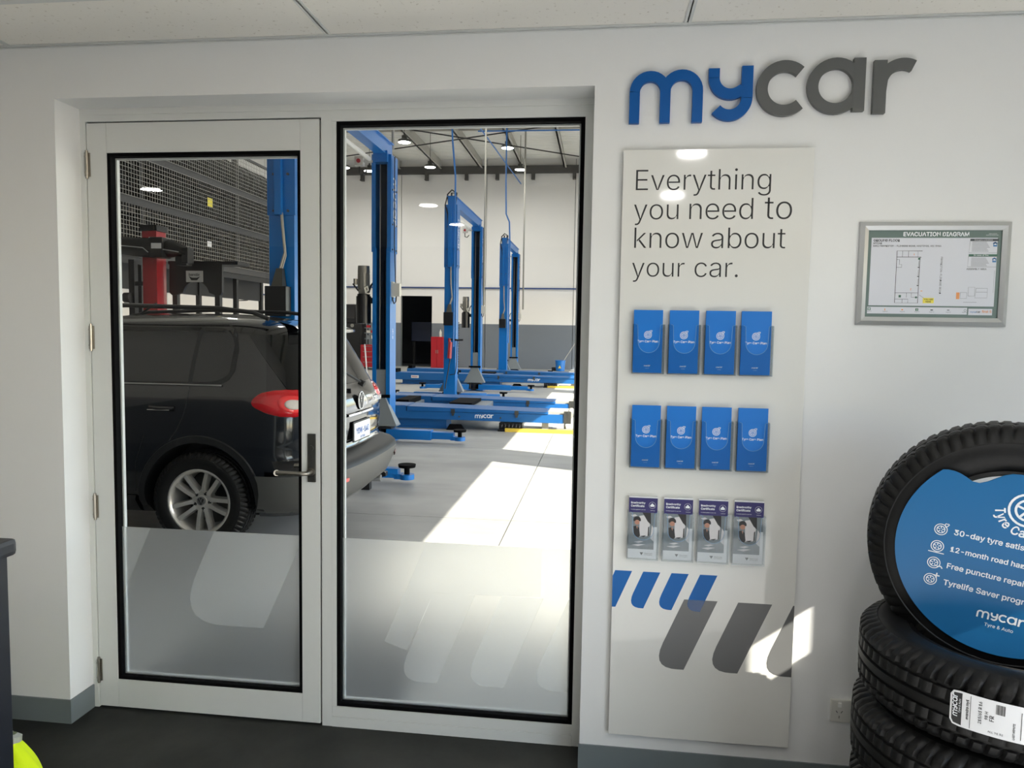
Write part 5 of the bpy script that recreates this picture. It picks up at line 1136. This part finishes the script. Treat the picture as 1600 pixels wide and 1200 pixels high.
def S(t, w, off=0.0):
    r, f, h = spl(REAR, w), spl(FRONT, w), spl(HALF, w)
    Rr = min(.36, h * .6); a0 = math.radians(6); ve = h - Rr + Rr * math.sin(a0); bow = ve * math.tan(a0) / 2; cu = r + bow + Rr * math.cos(a0)
    Rf = min(.55, h * .7); cf = f - .1 - Rf
    if cf < cu + .1: cf = cu + .1; Rf = max(.05, f - .1 - cf)
    if t < .2: s = t / .2; u, v, nu, nv = r + bow * s * s, -s * ve, -1, -math.tan(a0) * s
    elif t < .35: a = a0 + (PI / 2 - a0) * (t - .2) / .15; u, v, nu, nv = cu - Rr * math.cos(a), -(h - Rr) - Rr * math.sin(a), -math.cos(a), -math.sin(a)
    elif t < .8: s = (t - .35) / .45; u, v, nu, nv = cu + (cf - cu) * s, -h, 0, -1
    elif t < .9: a = PI / 2 * (t - .8) / .1; u, v, nu, nv = cf + Rf * math.sin(a), -(h - Rf) - Rf * math.cos(a), math.sin(a), -math.cos(a)
    else: s = (t - .9) / .1; u, v, nu, nv = f - .1 + .1 * (1 - (1 - s) ** 2), -(h - Rf) * (1 - s), 1, 0
    l = math.hypot(nu, nv)
    return u + nu / l * off, v + nv / l * off
def W3(u, v, w): return (CXR - u, CYC + v, w)
def SP(t, w, off=0.0, side=-1): u, v = S(t, w, off); return W3(u, v if side < 0 else -v, w)
def t_of_u(u, w):       # side parameter for a given distance from the tail
    lo, hi = .2, .9
    for _ in range(40):
        m_ = (lo + hi) / 2
        if S(m_, w)[0] < u: lo = m_
        else: hi = m_
    return lo
car = thing('car', (CXR - 2.2, CYC, 0), 'black compact four-wheel-drive parked behind the glass door, tail to the right', 'car')
TS = [.2 * k / 6 for k in range(6)] + [.2 + .15 * k / 6 for k in range(6)] + [.35 + .45 * k / 22 for k in range(22)] + [.8 + .1 * k / 5 for k in range(5)] + [.9 + .1 * k / 4 for k in range(5)]
WS = [.24, .28, .34, .42, .50, .56, .60, .64, .68, .74, .80, .86, .92, .97, 1.01, 1.05, 1.09, 1.14, 1.22, 1.30, 1.38, 1.44, 1.49, 1.53, 1.555, 1.575, 1.595, 1.61, 1.625, 1.635, 1.64]
mb = MB(); ringn = None
for w_ in WS:
    L = [S(t, w_) for t in TS]
    rg = [W3(u, v, w_) for u, v in L] + [W3(u, -v, w_) for u, v in L[-2:0:-1]]
    ringn = len(rg); mb.v += rg
n = ringn
for i in range(len(WS) - 1):
    for k in range(n): mb.f.append((i * n + k, i * n + (k + 1) % n, (i + 1) * n + (k + 1) % n, (i + 1) * n + k))
mb.f += [tuple(range(n))[::-1], tuple(range((len(WS) - 1) * n, len(WS) * n))]; mb.mi = [0] * len(mb.f)
body = fixn(mb.build('body', [car_black], car, 50))
UW = (.99, .99 + 2.604)
cut = MB()
for uw in UW:
    for sy in (-1, 1): cut.cyl((CXR - uw, CYC + sy * .60, .352), (CXR - uw, CYC + sy * 1.2, .352), .405, 40)
co = fixn(cut.build('wheel_well_cutter', [car_trim], None, 0)); co.location = (0, 0, 0)
md = body.modifiers.new('wells', 'BOOLEAN'); md.operation = 'DIFFERENCE'; md.object = co; md.solver = 'EXACT'
bpy.context.view_layer.update()
me = bpy.data.meshes.new_from_object(body.evaluated_get(bpy.context.evaluated_depsgraph_get()))
body.modifiers.clear(); body.data = me; me.name = 'body'; bpy.data.objects.remove(co)
if len(me.materials) < 2: me.materials.append(car_trim)
for p in me.polygons:      # inside of the wells
    c = p.center; wc = Vector(c) + root_loc(car)
    for uw in UW:
        d = math.hypot(wc.x - (CXR - uw), wc.z - .352)
        if d < .40 or (abs(d - .405) < .012 and abs(abs(p.normal.y)) < .3 and abs(wc.y - CYC) < .84): p.material_index = 1
try: me.set_sharp_from_angle(angle=math.radians(38))
except Exception: pass
def patch(name, m, pts_fn, nu, nv, par, smooth=60, off=.004):
    mb = MB(); vs = [pts_fn(i / nu, j / nv) for j in range(nv + 1) for i in range(nu + 1)]
    mb.add(vs, [(j * (nu + 1) + i, j * (nu + 1) + i + 1, (j + 1) * (nu + 1) + i + 1, (j + 1) * (nu + 1) + i) for j in range(nv) for i in range(nu)])
    return mb.build(name, m, par, smooth)
def sidewin(name, u0, u1, r0=.0, par=car, wb=lambda u: 1.165 - .012 * (u - .8), wt=lambda u: 1.535 - .02 * max(0, u - 1.6) ** 2 - .05 * max(0, u - 2.6), m=car_glass, off=.004, side=-1):
    def fn(a, b):
        u = u0 + (u1 - u0) * a
        lo, hi = wb(u), wt(u); 
        if r0 and u - u0 < r0: q = 1 - (u - u0) / r0; ins = (hi - lo) * .42 * (1 - math.sqrt(max(0, 1 - q * q))); lo += ins * .55; hi -= ins
        w_ = lo + (hi - lo) * b
        return SP(t_of_u(u, w_), w_, off, side)
    return patch(name, m, fn, 64, 8, par)
for sd_ in (-1, 1):
    sidewin('window_surround', .765, 3.02, .16, wb=lambda u: 1.145 - .012 * (u - .8), wt=lambda u: 1.56 - .02 * max(0, u - 1.6) ** 2 - .05 * max(0, u - 2.6), m=car_trim, off=.002, side=sd_)
    sidewin('quarter_window', .80, 1.06, .16, side=sd_)
    sidewin('door_window', 1.09, 1.88, side=sd_); sidewin('door_window', 1.97, 2.88, side=sd_)
    mb = MB(); mb.tube([SP(t_of_u(u, 1.142), 1.142, .008, sd_) for u in [.84 + .1 * k for k in range(21)]], .006, 6); mb.build('belt_moulding', chrome, car)
    # shut lines and sill
    for pts in ([(1.075, 1.13), (1.085, 1.0), (1.10, .93), (1.14, .84), (1.20, .76)], [(1.925, 1.54), (1.925, 1.13), (1.92, .7), (1.92, .38)], [(2.98, 1.10), (3.02, .9), (3.0, .5)], [(1.38, .80), (1.45, .6), (1.46, .40)]):
        mb = MB(); mb.tube([SP(t_of_u(u, w_), w_, .0005, sd_) for u, w_ in pts], .003, 4); mb.build('shut_line', car_trim, car)
    for u in (1.26, 2.14):
        mb = MB(); mb.tube([SP(t_of_u(u + d, .985), .985 + .004 * (d > 0), o_, sd_) for d, o_ in ((-.085, .004), (-.07, .028), (0, .034), (.07, .028), (.085, .004))], .014, 8); hd_ = mb.build('door_handle', car_black, car)
        mb = MB(); mb.tube([SP(t_of_u(u + d, .972), .972, .036, sd_) for d in (-.08, 0, .08)], .004, 6); mb.build('handle_strip', chrome, hd_)
    for uw in UW:      # wheel-arch lips
        mb = MB(); pts = []
        for k in range(31):
            a = math.radians(-8 + 196 * k / 30); u, w_ = uw - .43 * math.cos(a), .352 + .43 * math.sin(a)
            if w_ > .26: pts.append((u, w_))
        vs = []
        for u, w_ in pts:
            d = Vector((u - uw, w_ - .352)).normalized()
            for rr, of in ((.400, -.03), (.402, .012), (.445, .012), (.452, .001)):
                uu, ww = uw + d.x * rr, .352 + d.y * rr; vs.append(SP(t_of_u(uu, ww), ww, of, sd_))
        mb.add(vs, [(4 * i + k, 4 * i + k + 1, 4 * i + 5 + k, 4 * i + 4 + k) for i in range(len(pts) - 1) for k in range(3)]); mb.build('arch_lip', car_trim, car)
    mb = MB(); P_ = [(1.46 + .17 * k, z) for k in range(10) for z in (0,)]
    vs = []
    for u, _ in P_:
        for w_, of in ((.24, .0), (.26, .022), (.34, .022), (.37, .002)): vs.append(SP(t_of_u(u, w_), w_, of, sd_))
    mb.add(vs, [(4 * i + k, 4 * i + k + 1, 4 * i + 5 + k, 4 * i + 4 + k) for i in range(len(P_) - 1) for k in range(3)]); mb.build('sill_moulding', car_trim, car)
    # roof rail
    mb = MB(); mb.tube([W3(.62, sd_ * .60, 1.60), W3(.74, sd_ * .60, 1.645), W3(1.0, sd_ * .60, 1.672), W3(1.7, sd_ * .60, 1.685), W3(2.3, sd_ * .58, 1.66), W3(2.55, sd_ * .57, 1.60)], .016, 8); mb.build('roof_rail', car_trim, car)
    # wrap-round tail lamp: almond shaped, red with a clear disc
    tc_, wc_ = .288, 1.03
    def lamp(name, m, ta, tb, wa, wb_, off, cx=0, cw=0):
        mb = MB(); N = 36; R_n = 6; vs = [SP(tc_ + cx, wc_ + cw, off + .012, sd_)]
        for j in range(1, R_n + 1):
            q = j / R_n
            for i in range(N):
                a = 2 * PI * i / N; ca, sa = math.cos(a), math.sin(a)
                du = (tb if ca > 0 else ta) * ca; dw = (wb_ if sa > 0 else wa) * math.copysign(abs(sa) ** 1.0, sa)
                vs.append(SP(tc_ + cx + du * q, wc_ + cw + dw * q, off + .012 * (1 - q ** 4) - (.014 if j == R_n else 0), sd_))
        fs = [(0, 1 + i, 1 + (i + 1) % N) for i in range(N)] + [(1 + j * N + i, 1 + (j + 1) * N + i, 1 + (j + 1) * N + (i + 1) % N, 1 + j * N + (i + 1) % N) for j in range(R_n - 1) for i in range(N)]
        mb.add(vs, fs); return mb.build(name, m, car if name == 'tail_lamp' else TL[0], 60)
    TL = [None]; TL[0] = lamp('tail_lamp', lamp_red, .105, .075, .092, .092, .010)
    lamp('lamp_ring', lamp_red2, .045, .032, .066, .066, .016, 0, -.004); lamp('lamp_lens', lamp_clear, .026, .018, .038, .038, .024, 0, -.006)
# rear window, lower hatch, bumper
def full(t): return (t, -1) if t >= 0 else (-t, 1)
def rearpatch(name, m, tmax, w0, w1, off, nu=30, nv=8, shrink=0, par=car):
    def fn(a, b):
        w_ = w0 + (w1 - w0) * b; t = (a * 2 - 1) * (tmax - shrink * b); tt, sd_ = (abs(t), -1 if t > 0 else 1); return SP(tt, w_, off, sd_)
    return patch(name, m, fn, nu, nv, par)
rearpatch('rear_window', car_glass, .285, 1.12, 1.49, .004, shrink=-.045)
mb = MB(); 
def strip(name, m, tmax, secs, nu=40, par=car):
    vs = []; k = len(secs)
    for i in range(nu + 1):
        t = (i / nu * 2 - 1) * tmax
        for w_, of in secs: vs.append(SP(abs(t), w_, of, -1 if t > 0 else 1))
    mb = MB(); mb.add(vs, [(i * k + j, i * k + j + 1, i * k + k + j + 1, i * k + k + j) for i in range(nu) for j in range(k - 1)]); return fixn(mb.build(name, m, par, 45))
strip('rear_spoiler', car_black, .25, [(1.50, .01), (1.515, .11), (1.535, .13), (1.56, .09), (1.585, .0)])
strip('bumper_step', car_trim, .33, [(.655, -.03), (.61, .07), (.585, .085), (.555, .085)])
strip('bumper_cover', car_bumper, .36, [(.556, .084), (.50, .062), (.42, .04), (.34, .03), (.27, .0), (.25, -.06)])
strip('plate_recess_trim', chrome, .10, [(.905, .002), (.90, .018), (.885, .020), (.88, .002)])
for sd_ in (-1, 1):
    mb = MB(); vs = [SP(t, w_, of, sd_) for t in [.20 + .008 * k for k in range(9)] for w_, of in ((.49, .066), (.488, .074), (.462, .070), (.46, .055))]
    mb.add(vs, [(4 * i + k, 4 * i + k + 1, 4 * i + 5 + k, 4 * i + 4 + k) for i in range(8) for k in range(3)]); mb.build('bumper_reflector', lamp_red, car)
mb = MB()
for sd_ in (-1, 1): mb.tube([SP(t, .70 + .0 * t, .003, sd_) for t in [k * .02 for k in range(14)]], .004, 4); mb.tube([SP(.262 - .01 * k * .3, 1.10 - .05 * k, .003, sd_) for k in range(8)], .003, 4)
mb.build('hatch_shut_line', car_trim, car)
# plate and badge on the tail: local frame facing +x
RM = lambda u, v, w_: Matrix(((0, 0, 1, CXR - u), (1, 0, 0, CYC + v), (0, 1, 0, w_), (0, 0, 0, 1)))
xo = spl(REAR, .78) - .018
mb = MB(); mb.prism(rrect(-.186, .186, -.067, .067, .012), RM(xo + .006, 0, .755), .008); npl = fixn(mb.build('number_plate', ink_white, car, 30))
mb = MB(); mb.text('YDW-140', RM(xo - .0035, 0, .735), width=.31, weight=.02, align='c'); mb.text('VICTORIA', RM(xo - .0035, 0, .696), width=.12, weight=.02, align='c'); mb.build('plate_lettering', plate_blue, npl, 0)
mb = MB(); mb.prism(rrect(-.20, .20, -.078, .078, .014), RM(xo + .012, 0, .755), .008); mb.build('plate_holder', car_trim, car)
def emblem(par, M, r, name='badge'):
    mb = MB(); mb.prism(circ(0, 0, r, 32), M @ Matrix.Translation((0, 0, -.004)), .004); e = fixn(mb.build(name, car_trim, par, 30))
    mb = MB(); wd = r * .15
    mb.ribbon(circ(0, 0, r * .93, 32), wd, M, .003, closed=True)
    mb.ribbon([(-.40 * r, .80 * r), (0, -.02 * r), (.40 * r, .80 * r)], wd, M, .003)
    mb.ribbon([(-.84 * r, .34 * r), (-.40 * r, -.74 * r), (0, .18 * r), (.40 * r, -.74 * r), (.84 * r, .34 * r)], wd, M, .003)
    mb.build('emblem', chrome, e, 0); return e
eo = spl(REAR, .98) - .012
emblem(car, RM(eo, 0, .985), .072)
mb = MB(); mb.text('TIGUAN', RM(spl(REAR, .93) - .0135, .30, .955), width=.20, weight=.03); mb.build('model_lettering', chrome, car, 0)
mb = MB(); mb.tube([W3(.15, .02, 1.12), W3(.17, -.05, 1.15), W3(.25, -.33, 1.27)], .010, 6); mb.cyl(W3(.13, .02, 1.11), W3(.17, .02, 1.13), .025, 10); mb.build('rear_wiper', car_trim, car)
mb = MB(); mb.cyl(W3(.30, .5, .27), W3(.14, .5, .27), .03, 12); mb.build('exhaust_tip', chrome, car)
mb = MB(); mb.tube([W3(2.0, 0, 1.63), W3(1.85, 0, 1.72)], .008, 6); mb.build('antenna', car_trim, car)
mb = MB(); mb.box(CXR - 3.9, CXR - .5, CYC - .62, CYC + .62, .20, .30); mb.build('underbody', car_trim, car)
# wheels
def make_wheel(uw, sd_):
    M_ = Matrix.Translation((CXR - uw, CYC + sd_ * .800, .345)) @ Matrix.Rotation(PI / 2 * (1 if sd_ < 0 else -1), 4, 'X')   # local z points outwards
    mb = MB(); mb.lathe([(.195, -.10), (.205, .085), (.226, .098), (.228, .104), (.219, .106), (.206, .094), (.198, .06), (.196, -.10)], M_, 48)
    face = .092
    for k in range(5):
        a = math.radians(90 + 36 + 72 * k + 8); R_ = M_ @ Matrix.Rotation(a, 4, 'Z')
        for s_ in (-1, 1):
            P0 = [(.058, s_ * .020 - .015, .066), (.058, s_ * .020 + .015, .066), (.12, s_ * .033 + .013, .083), (.21, s_ * .048 + .014, face), (.21, s_ * .048 - .014, face), (.12, s_ * .033 - .013, .083)]
            vs = [R_ @ Vector(p) for p in P0] + [R_ @ Vector((p[0], p[1] + (.006 if q in (1, 2, 3) else -.006), p[2] - .045)) for q, p in enumerate(P0)]
            mb.add([tuple(v) for v in vs], [(0, 1, 2, 5), (5, 2, 3, 4), (6, 11, 8, 7), (11, 10, 9, 8)] + [(i, 6 + i, 6 + (i + 1) % 6, (i + 1) % 6) for i in range(6)])
    mb.lathe([(.0, .070), (.036, .070), (.038, .062), (.075, .058), (.082, .02)], M_, 30)
    rim = fixn(mb.build('wheel', alloy, car, 35))
    mb = MB()
    for k in range(5):
        a = math.radians(90 + 36 + 72 * k + 8); p = M_ @ Vector((.056 * math.cos(a), .056 * math.sin(a), .055)); q = M_ @ Vector((.056 * math.cos(a), .056 * math.sin(a), .0615)); mb.cyl(p, q, .012, 10)
    mb.build('wheel_nuts', tank_black, rim, 0)
    mb = MB(); mb.lathe([(0, -.06), (.15, -.06), (.15, -.045), (.06, -.045), (.06, .02), (0, .02)], M_, 30); mb.lathe([(.19, -.1), (.0, -.1)], M_, 30); mb.build('brake_disc', dark_steel, rim)
    tm = tyre_mesh(.345, .214, .235, sipes=60); tm.v = [tuple(M_ @ Vector(v)) for v in tm.v]; fixn(tm.build('tyre', tyre_rubber, rim, 40))
    emblem(rim, M_ @ Matrix.Translation((0, 0, .0745)), .030, 'centre_cap')
for uw in UW:
    for sd_ in (-1, 1): make_wheel(uw, sd_)

CAR_TURN = math.radians(0)
_p = Vector((CXR - .99, CYC - .9, 0)); _R = Matrix.Rotation(CAR_TURN, 3, 'Z')
car.location = _p + _R @ (car.location - _p); car.rotation_euler = (0, 0, CAR_TURN)
